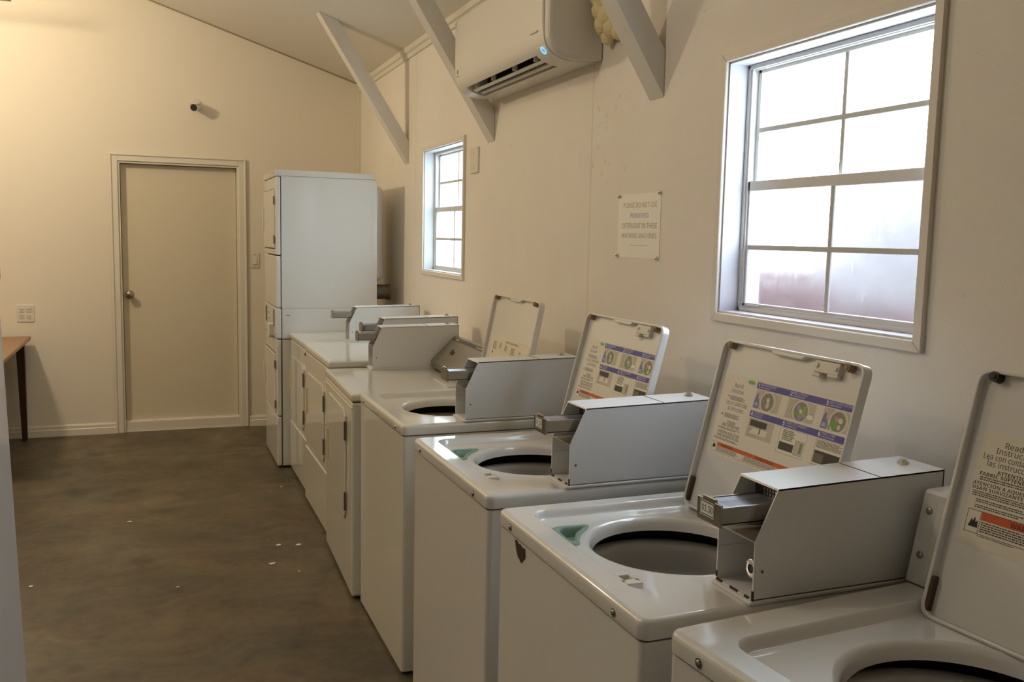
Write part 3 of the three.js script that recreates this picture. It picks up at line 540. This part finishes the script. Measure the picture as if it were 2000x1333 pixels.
// ---------------------------------------------------------------- top-loading washer (own axes: x from the front back, z from the far side nearer)
function lidShape(w, h, r) { const s = new THREE.Shape(); s.moveTo(r, 0); s.lineTo(w - r, 0); s.quadraticCurveTo(w, 0, w, r); s.lineTo(w, h - r); s.quadraticCurveTo(w, h, w - r, h); s.lineTo(r, h); s.quadraticCurveTo(0, h, 0, h - r); s.lineTo(0, r); s.quadraticCurveTo(0, 0, r, 0); return s; }
function washer(label, o) {
  const W = o.w ?? 0.716, D = 0.66, H = o.h;
  const g = thing('washing_machine', label, 'washing machine', [0, 0, 0], 0, 'top-loading washers along the right wall');
  const c = Math.cos(o.turn ?? 0), s = Math.sin(o.turn ?? 0);
  g.position.set(o.x + (D / 2) * c + (W / 2) * s, 0, o.z - (D / 2) * s + (W / 2) * c); g.rotation.y = o.turn ?? 0;
  const off = [-D / 2, 0, -W / 2], at = (q) => q.translate(...off), enamel = o.mat ?? M.enamel;
  mesh('cabinet', at(hollow(rr(0.004, D, 0.003, W - 0.003, 0.014), rr(0.009, D - 0.005, 0.008, W - 0.008, 0.010), 0.012, H - 0.041)), enamel, g);
  each('foot', [[0.06, 0.06], [0.06, W - 0.06], [D - 0.06, 0.06], [D - 0.06, W - 0.06]].map(([x, z]) => at(cyl(0.018, 0.018, [x, 0, z], [x, 0.02, z], 14))), M.black, g);
  mesh('top_seam', at(hollow(rr(0.007, D - 0.002, 0.006, W - 0.006, 0.012), rr(0.016, D - 0.01, 0.015, W - 0.015, 0.010), H - 0.043, H - 0.036)), M.seam, g);
  // top panel: rounded skirt, flat rim, sunken field with a round opening
  const sh = o.shift ?? 0, R = [0.060, 0.548, 0.050 + sh, 0.592 + sh], dip = 0.020, C = [0.306, 0.318 + sh], hr = 0.197;
  const inset = (k) => rr(R[0] + k, R[1] - k, R[2] + k, R[3] - k, Math.max(0.012, 0.045 - k));
  const outer = (k) => rr(k, D - k, k, W - k, Math.max(0.004, 0.022 - k));
  const cup = smoothClosed([[0.096, 0.148], [0.132, 0.144], [0.164, 0.149], [0.154, 0.164], [0.128, 0.188], [0.106, 0.224], [0.095, 0.246], [0.086, 0.240], [0.086, 0.192]].map(([x, z]) => [x * 0.86 + 0.14 * 0.112, z * 0.86 + 0.14 * 0.182]));
  const flange = smoothClosed([[0.086, 0.138], [0.135, 0.133], [0.179, 0.140], [0.164, 0.166], [0.137, 0.194], [0.113, 0.232], [0.099, 0.262], [0.080, 0.257], [0.076, 0.195]]);
  const panel = [
    loft([[outer(0.004), H - 0.038], [outer(0), H - 0.036], [outer(0), H - 0.013], [outer(0.0018), H - 0.006], [outer(0.006), H - 0.0018], [outer(0.013), H]], true),
    sheet(outer(0.013), [inset(0)], H),
    loft([[inset(0), H], [inset(0.003), H - 0.0018], [inset(0.007), H - 0.008], [inset(0.011), H - 0.0165], [inset(0.015), H - dip]], true),
    sheet(inset(0.015), [circle(...C, hr + 0.006), ...(o.cup ? [flange] : [])], H - dip),
  ];
  const ring = (list) => loft(list.map(([r, y]) => [circle(...C, r), H - dip + y]), true);
  panel.push(ring([[hr + 0.006, 0], [hr + 0.002, 0.0012], [hr - 0.006, -0.004], [hr - 0.011, -0.012], [hr - 0.014, -0.025], [hr - 0.015, -0.029]]));
  mesh('top_panel', panel.map(at), enamel, g);
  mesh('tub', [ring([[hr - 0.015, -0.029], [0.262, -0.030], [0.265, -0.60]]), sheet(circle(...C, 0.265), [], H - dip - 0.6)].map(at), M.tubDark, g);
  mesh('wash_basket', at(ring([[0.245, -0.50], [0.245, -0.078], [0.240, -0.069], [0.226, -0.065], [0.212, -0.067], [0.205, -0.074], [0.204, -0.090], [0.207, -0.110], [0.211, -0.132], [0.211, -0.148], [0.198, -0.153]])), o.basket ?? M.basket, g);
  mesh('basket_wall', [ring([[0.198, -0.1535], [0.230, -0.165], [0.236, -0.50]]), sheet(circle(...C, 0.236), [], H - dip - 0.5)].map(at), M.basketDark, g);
  if (o.cup) {
    mesh('bleach_cup', [loft([[flange, H - dip], [flange.map(([x, z]) => [x * 0.96 + 0.04 * 0.125, z * 0.96 + 0.04 * 0.19]), H - dip + 0.003], [cup, H - dip + 0.002], [cup.map(([x, z]) => [x * 0.92 + 0.08 * 0.125, z * 0.92 + 0.08 * 0.19]), H - dip - 0.020]], true), sheet(cup.map(([x, z]) => [x * 0.92 + 0.08 * 0.125, z * 0.92 + 0.08 * 0.19]), [], H - dip - 0.020)].map(at), M.green, g);
  }
  if (o.strike) mesh('latch_strike', [box(0.062, 0.070, H - 0.02, H - 0.002, 0.490, 0.534, 0.002), box(0.092, 0.100, H - 0.02, H - 0.002, 0.490, 0.534, 0.002), box(0.062, 0.1, H - 0.02, H - 0.002, 0.490, 0.498, 0.002), box(0.062, 0.1, H - 0.02, H - 0.002, 0.522, 0.546, 0.002), box(0.066, 0.096, H - 0.02, H - 0.019, 0.494, 0.526)].map(at), M.plasticWhite, g);
  for (const z of o.screws ?? [0.088, 0.613]) { const b = mesh('screw', at(mergeGeometries([cyl(0.0085, 0.0085, [0.0015, H - 0.0235, z], [-0.0012, H - 0.0235, z], 20), new THREE.SphereGeometry(0.0062, 16, 10).scale(0.6, 1, 1).translate(-0.001, H - 0.0235, z)])), o.screwMat ?? M.steel, g); }
  // leaning console at the back
  const cz0 = 0.001, cz1 = 0.592, bx = 0.558, P = [[bx, H - 0.002], [bx + 0.037, H + 0.172], [bx + 0.044, H + 0.178], [D + 0.012, H + 0.178], [D + 0.012, H - 0.002]];
  const con = mesh('console', at(prism(P.slice().reverse(), cz0, cz1, 0.003)), enamel, g);
  const lean = Math.atan(0.037 / 0.172);
  for (const [dz, dy] of [[0.020, 0.056], [0.020, 0.140]]) mesh('screw', at(new THREE.SphereGeometry(0.0075, 16, 10).scale(0.5, 1, 1).rotateZ(-lean).translate(bx + dy * Math.tan(lean), H + dy, cz0 + dz)), M.steel, con);
  mesh('console_seam', at(box(bx - 0.003, bx + 0.004, H - 0.001, H + 0.0015, cz0, cz1)), M.seam, con);
  if (o.consoleText) {
    const [cv, x] = canvas(256, 512); x.fillStyle = '#e9e6df'; x.fillRect(0, 0, 256, 512); x.fillStyle = '#35322e'; x.font = '64px sans-serif'; x.fillText('S', 130, 150); x.fillText('I', 136, 214); x.font = '22px sans-serif'; x.fillText('com', 108, 300); x.font = '30px sans-serif'; x.fillText('OF', 100, 334);
    for (let i = 0; i < 5; i++) { x.fillRect(88 - i * 5, 380 + i * 18, 6, 6); x.fillRect(112 - i * 5, 374 + i * 18, 5, 7); }
    const p = new THREE.PlaneGeometry(0.085, 0.15).rotateY(-Math.PI / 2).rotateZ(-lean).translate(bx + 0.088 * Math.tan(lean) - 0.0012, H + 0.088, cz0 + 0.080);
    mesh('console_print', at(p), std(0xffffff, 0.4, { map: canvasTexture(cv) }), con);
  }
  // open lid: own axes s (nearer), t (up the lid), n (towards the front)
  const LW = 0.508, LH = o.lidH ?? 0.44, tilt = o.tilt ?? 14.3;
  const shape = lidShape(LW, LH, 0.026), inner = lidShape(LW - 0.014, LH - 0.014, 0.022);
  const ringShape = lidShape(LW, LH, 0.026); ringShape.holes.push(new THREE.Path(inner.getPoints(8).map((p) => new THREE.Vector2(p.x + 0.007, p.y + 0.007))));
  const back = new THREE.ExtrudeGeometry(shape, { depth: 0.003, bevelEnabled: true, bevelThickness: 0.003, bevelSize: 0.003, bevelOffset: -0.003, bevelSegments: 2, curveSegments: 8 }).translate(0, 0, 0.003);
  const rim = new THREE.ExtrudeGeometry(ringShape, { depth: 0.016, bevelEnabled: true, bevelThickness: 0.002, bevelSize: 0.002, bevelOffset: -0.002, bevelSegments: 2, curveSegments: 8 }).translate(0, 0, 0.006);
  // finger pull in the middle of the front edge
  const pull = new THREE.ExtrudeGeometry(shapeOf([[0.192, LH - 0.006], [0.206, LH - 0.0135], [0.304, LH - 0.0135], [0.318, LH - 0.006]]), { depth: 0.011, bevelEnabled: true, bevelThickness: 0.002, bevelSize: 0.002, bevelSegments: 2 }).translate(0, 0, 0.010);
  const lid = mesh('lid', [back, rim, pull], enamel, g);
  lid.position.set(0.507 - D / 2, H - 0.017 - (LH - 0.44) * 0.35, 0.066 + sh - W / 2); lid.rotation.set(rad(-tilt), -Math.PI / 2, 0, 'YXZ');
  const pr = PRINT[o.print], flat = new THREE.PlaneGeometry(pr.s1 - pr.s0, pr.t1 - pr.t0).translate((pr.s0 + pr.s1) / 2, (pr.t0 + pr.t1) / 2, 0.0095);
  const st = mesh('instruction_sheet', flat, std(0xffffff, 0.5, { map: pr.map }), lid);
  st.userData.label = o.print === 'picture' ? 'printed sheet with blue step bands and pictures' : o.print === 'plain' ? 'printed sheet with black text and an orange warning bar' : 'worn printed sheet with faded text';
  for (const sx of [0.034, LW - 0.050]) mesh('bumper', mergeGeometries([cyl(0.010, 0.009, [sx, LH - 0.013, 0.008], [sx, LH - 0.013, 0.028], 20), cyl(0.0045, 0.0045, [sx, LH - 0.013, 0.028], [sx, LH - 0.013, 0.030], 12)]), o.bumper ?? M.rubberTan, lid);
  if (o.latch) mesh('latch', [box(0.352, 0.432, LH - 0.036, LH - 0.008, 0.008, 0.022, 0.003), box(0.356, 0.384, LH - 0.046, LH - 0.038, 0.010, 0.028, 0.003), box(0.398, 0.432, LH - 0.042, LH - 0.034, 0.010, 0.022, 0.003), cyl(0.005, 0.005, [0.362, LH - 0.020, 0.020], [0.362, LH - 0.020, 0.025], 12), cyl(0.005, 0.005, [0.422, LH - 0.022, 0.020], [0.422, LH - 0.022, 0.025], 12)], M.plasticWhite, lid);
  each('hinge', [mergeGeometries([box(0.004, 0.014, 0.004, 0.075, 0.006, 0.022, 0.003), cyl(0.010, 0.010, [0.006, 0.018, 0.012], [0.014, 0.018, 0.012], 16)].map((q) => (q.index ? q.toNonIndexed() : q))), box(LW - 0.014, LW - 0.004, 0.004, 0.075, 0.006, 0.022, 0.003)], std(lin(0.10, 0.07, 0.05), 0.6, { metalness: 0.4 }), lid);
  if (o.coin) coinBox(g, off, 0.228, H, W - 0.120, 0.118, o.coin);
  if (o.rust) {
    const pts = [[0, 0], [0.012, 0.003], [0.026, -0.004], [0.040, -0.001], [0.056, -0.006], [0.074, -0.003], [0.078, -0.024], [0.072, -0.034], [0.062, -0.040], [0.054, -0.050], [0.044, -0.052], [0.038, -0.046], [0.026, -0.044], [0.012, -0.028]];
    const q = new THREE.ExtrudeGeometry(shapeOf(pts.map(([a, b]) => [a * 0.82, b * 0.82]).reverse()), { depth: 0.001, bevelEnabled: false }).rotateY(-Math.PI / 2).translate(0.0035, H - 0.046, 0.112);
    mesh('paint_chip', at(q), M.rust, g).userData.label = 'brown chipped-off patch of paint';
  }
  return g;
}
washer('washing machine closest to the camera, open lid with black-bumper, lower right corner', { x: 0.790, z: -1.268, h: 0.930, turn: rad(4.5), print: 'plain', bumper: M.black, consoleText: true, shift: 0.030, lidH: 0.462, coin: { price: true }, tilt: 14.3 });
washer('washing machine with a brown paint chip on its front and $1.50 coin slide', { x: 0.7795, z: -2.050, h: 0.913, print: 'picture', cup: true, strike: true, latch: true, rust: true, coin: { price: true, keylock: true, chips: true } });
washer('washing machine between the paint-chipped one and the farthest one, with green bleach cup', { x: 0.788, z: -2.872, w: 0.722, h: 0.9135, print: 'picture', cup: true, strike: true, latch: true, coin: { price: true, chips: true } });
washer('farthest washing machine, next to the dryers, lid with faded print', { x: 0.7985, z: -3.762, w: 0.712, h: 0.9165, print: 'old', tilt: 11.5, mat: M.enamelWarm, screwMat: M.chrome, coin: {}, basket: std(lin(0.52, 0.45, 0.36), 0.5) });

// ---------------------------------------------------------------- single dryers
function dryer(label, o) {
  const W = o.w, D = 0.70, H = o.h, c = Math.cos(o.turn ?? 0), s = Math.sin(o.turn ?? 0);
  const g = thing('dryer', label, 'dryer', [0, 0, 0], 0, 'front-loading dryers along the right wall');
  g.position.set(o.x + (D / 2) * c + (W / 2) * s, 0, o.z - (D / 2) * s + (W / 2) * c); g.rotation.y = o.turn ?? 0;
  const off = [-D / 2, 0, -W / 2], at = (q) => q.translate(...off), mat = M.enamelWarm;
  mesh('cabinet', at(box(0.002, D, 0.012, H - 0.037, 0.003, W - 0.003, 0.012)), mat, g);
  each('foot', [[0.06, 0.06], [0.06, W - 0.06], [D - 0.06, 0.06], [D - 0.06, W - 0.06]].map(([x, z]) => at(cyl(0.018, 0.018, [x, 0, z], [x, 0.02, z], 14))), M.black, g);
  mesh('top_seam', at(box(0.006, D - 0.002, H - 0.039, H - 0.034, 0.006, W - 0.006)), M.seam, g);
  mesh('top_panel', at(box(-0.002, D, H - 0.035, H, 0, W, 0.011)), mat, g);
  // door with clipped corners, raised edge, pull and two hinges (near side)
  const z0 = o.doorZ[0], z1 = o.doorZ[1], y0 = o.doorY[0], y1 = o.doorY[1], k = 0.03;
  const oct = (e, r) => [[z0 + e + r, y0 + e], [z1 - e - r, y0 + e], [z1 - e, y0 + e + r], [z1 - e, y1 - e - r], [z1 - e - r, y1 - e], [z0 + e + r, y1 - e], [z0 + e, y1 - e - r], [z0 + e, y0 + e + r]];
  const doorG = (pts, d, b) => new THREE.ExtrudeGeometry(shapeOf(pts), { depth: d, bevelEnabled: true, bevelThickness: b, bevelSize: b, bevelOffset: -b, bevelSegments: 2 }).rotateY(-Math.PI / 2);
  mesh('door_gap', at(doorG(oct(-0.003, k), 0.001, 0.0008).translate(0.002, 0, 0)), M.gap, g);
  const d = mesh('door', at(doorG(oct(0, k), 0.004, 0.005).translate(0.002, 0, 0)), mat, g);
  mesh('handle', [box(-0.016, -0.006, y0 + 0.17, y0 + 0.32, z0 + 0.012, z0 + 0.020, 0.003), box(-0.0115, -0.0065, y0 + 0.17, y0 + 0.32, z0 + 0.020, z0 + 0.034)].map(at), std(lin(0.70, 0.60, 0.38), 0.4), d);
  for (const y of [y0 + 0.045, y1 - 0.135]) mesh('hinge', at(box(-0.0105, -0.003, y, y + 0.085, z1 + 0.001, z1 + 0.010, 0.002)), M.hinge, g);
  if (o.panelY) mesh('lower_panel', at(box(-0.004, 0.01, 0.02, o.panelY, 0.006, W - 0.006, 0.006)), mat, g);
  if (o.strip) mesh('trim_line', at(box(-0.001, 0.004, H - 0.062, H - 0.059, 0.02, W - 0.006)), M.trim, g);
  if (o.lock) { mesh('key_lock', at(cyl(0.009, 0.009, [0.004, H - 0.062, W - 0.07], [-0.004, H - 0.062, W - 0.07], 16)), M.steelDark, g); }
  if (o.lint) { // raised lint-screen cover near the back of the top
    mesh('lint_screen_cover', [box(0.44, 0.66, H - 0.001, H + 0.006, W - 0.32, W - 0.08, 0.003)].map(at), mat, g);
  }
  coinBox(g, off, o.coinX, H, o.coinZ, 0.118, { slide: o.slide ?? -0.06 });
  if (o.console) {
    const [a, b] = o.console, x = 0.512, P = [[x, H + 0.018], [x, H + 0.045], [x + 0.122, H + 0.168], [x + 0.142, H + 0.168], [x + 0.142, H - 0.001], [x + 0.03, H - 0.001]];
    const con = mesh('console', at(prism(P.slice().reverse(), a, b, 0.002)), M.steelBrushed, g);
    const q = (w, h, s, t, depth = 0.002) => { const e = new RoundedBoxGeometry(depth, h, w, 1, 0.0005).rotateZ(-Math.PI / 4); return at(e.translate(x + t * Math.SQRT1_2, H + 0.045 + t * Math.SQRT1_2, s)); };
    mesh('label_strip', q(b - a - 0.01, 0.020, (a + b) / 2, 0.158, 0.003), std(lin(0.10, 0.085, 0.07), 0.5), con);
    each('strip_print', [q(0.16, 0.006, b - 0.12, 0.158, 0.0042), q(0.05, 0.008, a + 0.10, 0.158, 0.0042)], std(lin(0.45, 0.42, 0.38), 0.5), con);
    mesh('key_hole', [at(new THREE.CylinderGeometry(0.013, 0.013, 0.004, 20).rotateZ(Math.PI / 4).translate(x + 0.09 * Math.SQRT1_2, H + 0.045 + 0.09 * Math.SQRT1_2, a + 0.165)), q(0.045, 0.020, a + 0.195, 0.082, 0.004)], M.black, con);
  }
  return g;
}
dryer('dryer next to the washers, tall plain door, stainless console behind its top', { x: 0.795, z: -4.560, w: 0.775, turn: rad(-1.8), h: 0.905, doorZ: [0.13, 0.630], doorY: [0.315, 0.812], strip: true, lint: true, coinX: 0.215, coinZ: -0.012, slide: -0.062, console: [0.125, 0.74] });
dryer('middle dryer of the three, coin box pressed against the next', { x: 0.822, z: -5.385, w: 0.770, h: 0.930, doorZ: [0.10, 0.64], doorY: [0.375, 0.785], panelY: 0.335, coinX: 0.245, coinZ: 0.630 });
dryer('farthest single dryer, beside the stacked laundry unit', { x: 0.842, z: -6.162, w: 0.720, h: 0.918, doorZ: [0.06, 0.595], doorY: [0.372, 0.782], panelY: 0.335, lock: true, coinX: 0.270, coinZ: 0.492, slide: -0.088 });

// ---------------------------------------------------------------- stacked laundry unit in the far corner
{
  const W = 0.665, D = 0.672, g = thing('stacked_laundry_unit', 'tall white stacked laundry unit in the far corner by the light switch', 'stacked dryer', [0.757 + D / 2, 0, -6.169 - W / 2]);
  const off = [-D / 2, 0, -W / 2], at = (q) => q.translate(...off), mat = M.enamel;
  mesh('cabinet', [box(0.0325, D, 1.08, 1.945, 0, W, 0.004), box(0.03, D, 0.875, 1.08, 0.001, W - 0.001, 0.004), box(0.0325, D, 0.015, 0.875, 0.001, W - 0.001, 0.004)].map(at), mat, g);
  mesh('top_cap', at(box(-0.004, D - 0.02, 1.945, 1.986, -0.002, W + 0.002, 0.008)), mat, g);
  mesh('seam', [box(0.026, 0.036, 0.02, 1.94, 0.003, W - 0.001), box(0.006, D - 0.01, 1.939, 1.946, 0.004, W - 0.004), box(0.006, 0.1, 0.872, 0.879, 0.004, W - 0.0006)].map(at), M.seam, g);
  mesh('front_panel', at(box(0, 0.031, 1.432, 1.942, 0, W, 0.008)), mat, g);
  mesh('front_panel', at(box(0, 0.031, 1.084, 1.426, 0, W, 0.008)), mat, g);
  mesh('front_panel', at(box(0, 0.031, 0.357, 0.872, 0, W, 0.008)), mat, g);
  mesh('front_panel', at(box(0, 0.031, 0.015, 0.351, 0, W, 0.008)), mat, g);
  const ctl = mesh('control_panel', at(box(-0.004, 0.034, 0.878, 1.081, 0, W, 0.008)), mat, g);
  mesh('display', at(box(-0.0055, -0.003, 0.95, 1.06, 0.08, 0.16)), M.steelDark, ctl);
  each('button', [[0.22, 1.03], [0.22, 0.99], [0.27, 1.03], [0.27, 0.99]].map(([z, y]) => at(cyl(0.010, 0.010, [-0.003, y, z], [-0.008, y, z], 14))), M.acGrey, ctl);
  mesh('coin_slot', at(box(-0.006, -0.003, 0.955, 1.065, 0.525, 0.575, 0.001)), M.steelDark, ctl);
  mesh('coin_tray', [box(-0.034, 0, 0.885, 0.965, 0.44, 0.52, 0.006), box(-0.030, 0, 0.872, 0.886, 0.44, 0.50)].map(at), M.acGrey, g);
  for (const [y0, y1] of [[1.475, 1.862], [0.372, 0.772]]) {
    const d = mesh('door', at(box(-0.010, 0.004, y0, y1, 0.05, 0.60, 0.006)), mat, g);
    mesh('handle', [box(-0.020, -0.009, (y0 + y1) / 2 - 0.08, (y0 + y1) / 2 + 0.09, 0.055, 0.075, 0.003)].map(at), M.acGrey, d);
    mesh('door_gap', [box(-0.0015, 0.003, y0 - 0.006, y0, 0.06, 0.60), box(-0.0015, 0.003, y1, y1 + 0.005, 0.06, 0.60)].map(at), M.seam, g);
    for (const y of [y0 + 0.03, y1 - 0.10]) mesh('hinge', at(box(-0.011, -0.004, y, y + 0.055, 0.602, 0.614, 0.002)), M.hinge, g);
  }
  const [c, x] = canvas(64, 32); x.fillStyle = '#e3e0da'; x.fillRect(0, 0, 64, 32); x.fillStyle = '#b7907c'; x.fillRect(8, 10, 44, 7); x.fillStyle = '#c9a896'; x.fillRect(20, 20, 26, 5);
  mesh('label', new THREE.PlaneGeometry(0.05, 0.025).translate(0.075 + off[0], 1.033, W + off[2] - 0.0002), std(0xffffff, 0.5, { map: canvasTexture(c) }), g);
  // exhaust cover and vent pipe on the back
  mesh('exhaust_cover', at(new RoundedBoxGeometry(0.10, 0.66, 0.40, 6, 0.045).translate(D + 0.035, 1.585, W - 0.34)), mat, g);
  mesh('vent_pipe', [cyl(0.052, 0.052, [D - 0.01, 1.178, W - 0.19], [D + 0.115, 1.178, W - 0.19], 32), cyl(0.058, 0.058, [D + 0.112, 1.178, W - 0.19], [D + 0.135, 1.178, W - 0.19], 32)].map(at), M.pipe, g);
}

// ---------------------------------------------------------------- left side: table and tall cabinet
{
  const t = thing('table', 'wooden table with dark legs against the far wall, left of the door', 'table', [-1.35, 0, -6.90]);
  mesh('tabletop', [box(-0.50, 0.50, 0.748, 0.776, -0.68, 0.68, 0.010)], M.tableTop, t);
  mesh('apron', [box(-0.44, -0.42, 0.66, 0.748, -0.62, 0.62), box(0.395, 0.415, 0.70, 0.748, -0.62, 0.62), box(-0.43, 0.40, 0.66, 0.748, -0.62, -0.60), box(-0.43, 0.40, 0.66, 0.748, 0.60, 0.62)], M.tableWood, t);
  for (const [sx, sz] of [[1, -1], [1, 1], [-1, 1], [-1, -1]]) {
    const k = new THREE.CylinderGeometry(0.040, 0.025, 0.75, 4).rotateY(Math.PI / 4).translate(0, 0.375, 0);
    const p = k.attributes.position; for (let i = 0; i < p.count; i++) { const h = 1 - p.getY(i) / 0.75; p.setX(i, p.getX(i) + sx * 0.006 * h); p.setZ(i, p.getZ(i) + sz * 0.02 * h); }
    k.computeVertexNormals(); mesh('leg', k.translate(sx * 0.436, 0, sz * 0.60), M.tableWood, t);
  }
}
{
  const c = thing('tall_cabinet', 'tall white cabinet side close at the left edge', 'cabinet', [-0.50, 0, -0.97]);
  mesh('cabinet_body', prism([[-0.32, 0.02], [0.360, 0.02], [0.3183, 1.56], [-0.32, 1.56]], -0.33, 0.33, 0.004), M.enamel, c);
  mesh('plinth', box(-0.29, 0.30, 0, 0.03, -0.30, 0.30), M.black, c);
  mesh('door_catch', box(0.313, 0.3222, 1.508, 1.540, -0.334, -0.322, 0.002), M.black, c);
}
// ---------------------------------------------------------------- white scraps of lint on the floor
{
  const spots = [[-0.145, -5.232], [0.565, -4.602], [0.662, -4.579], [0.504, -4.344], [-0.53, -4.38], [0.076, -4.173], [0.72, -5.70], [0.609, -4.203]];
  const names = ['white lint scrap on the floor, midway to the door', 'white lint scrap, left of the pair beside the dryers', 'white lint scrap, right of the pair beside the dryers', 'white lint scrap nearer than the pair beside the dryers', 'white lint scrap beside the tall cabinet at left', 'tiny white lint scrap in the middle of the floor', 'tiny lint scrap in front of the farthest dryer', 'tiny lint scrap nearest the washers'];
  const size = [0.016, 0.019, 0.018, 0.021, 0.012, 0.010, 0.010, 0.009];
  const m = std(lin(0.85, 0.82, 0.74), 0.9);
  spots.forEach(([x, z], i) => {
    seed = 500 + i; const s = size[i], pts = Array.from({ length: 7 }, (_, k) => { const a = k / 7 * Math.PI * 2, r = s * (0.5 + rnd() * 0.6); return [r * Math.cos(a), r * 0.7 * Math.sin(a)]; });
    const g = slabUp(shapeOf(pts), 0, 0.003, 0.0008);
    const o = tag(mesh('lint_scrap', g, m), names[i], 'lint', 'white scraps on the floor'); o.position.set(x, 0.0003, z);
  });
}
renderer.render(scene, camera);
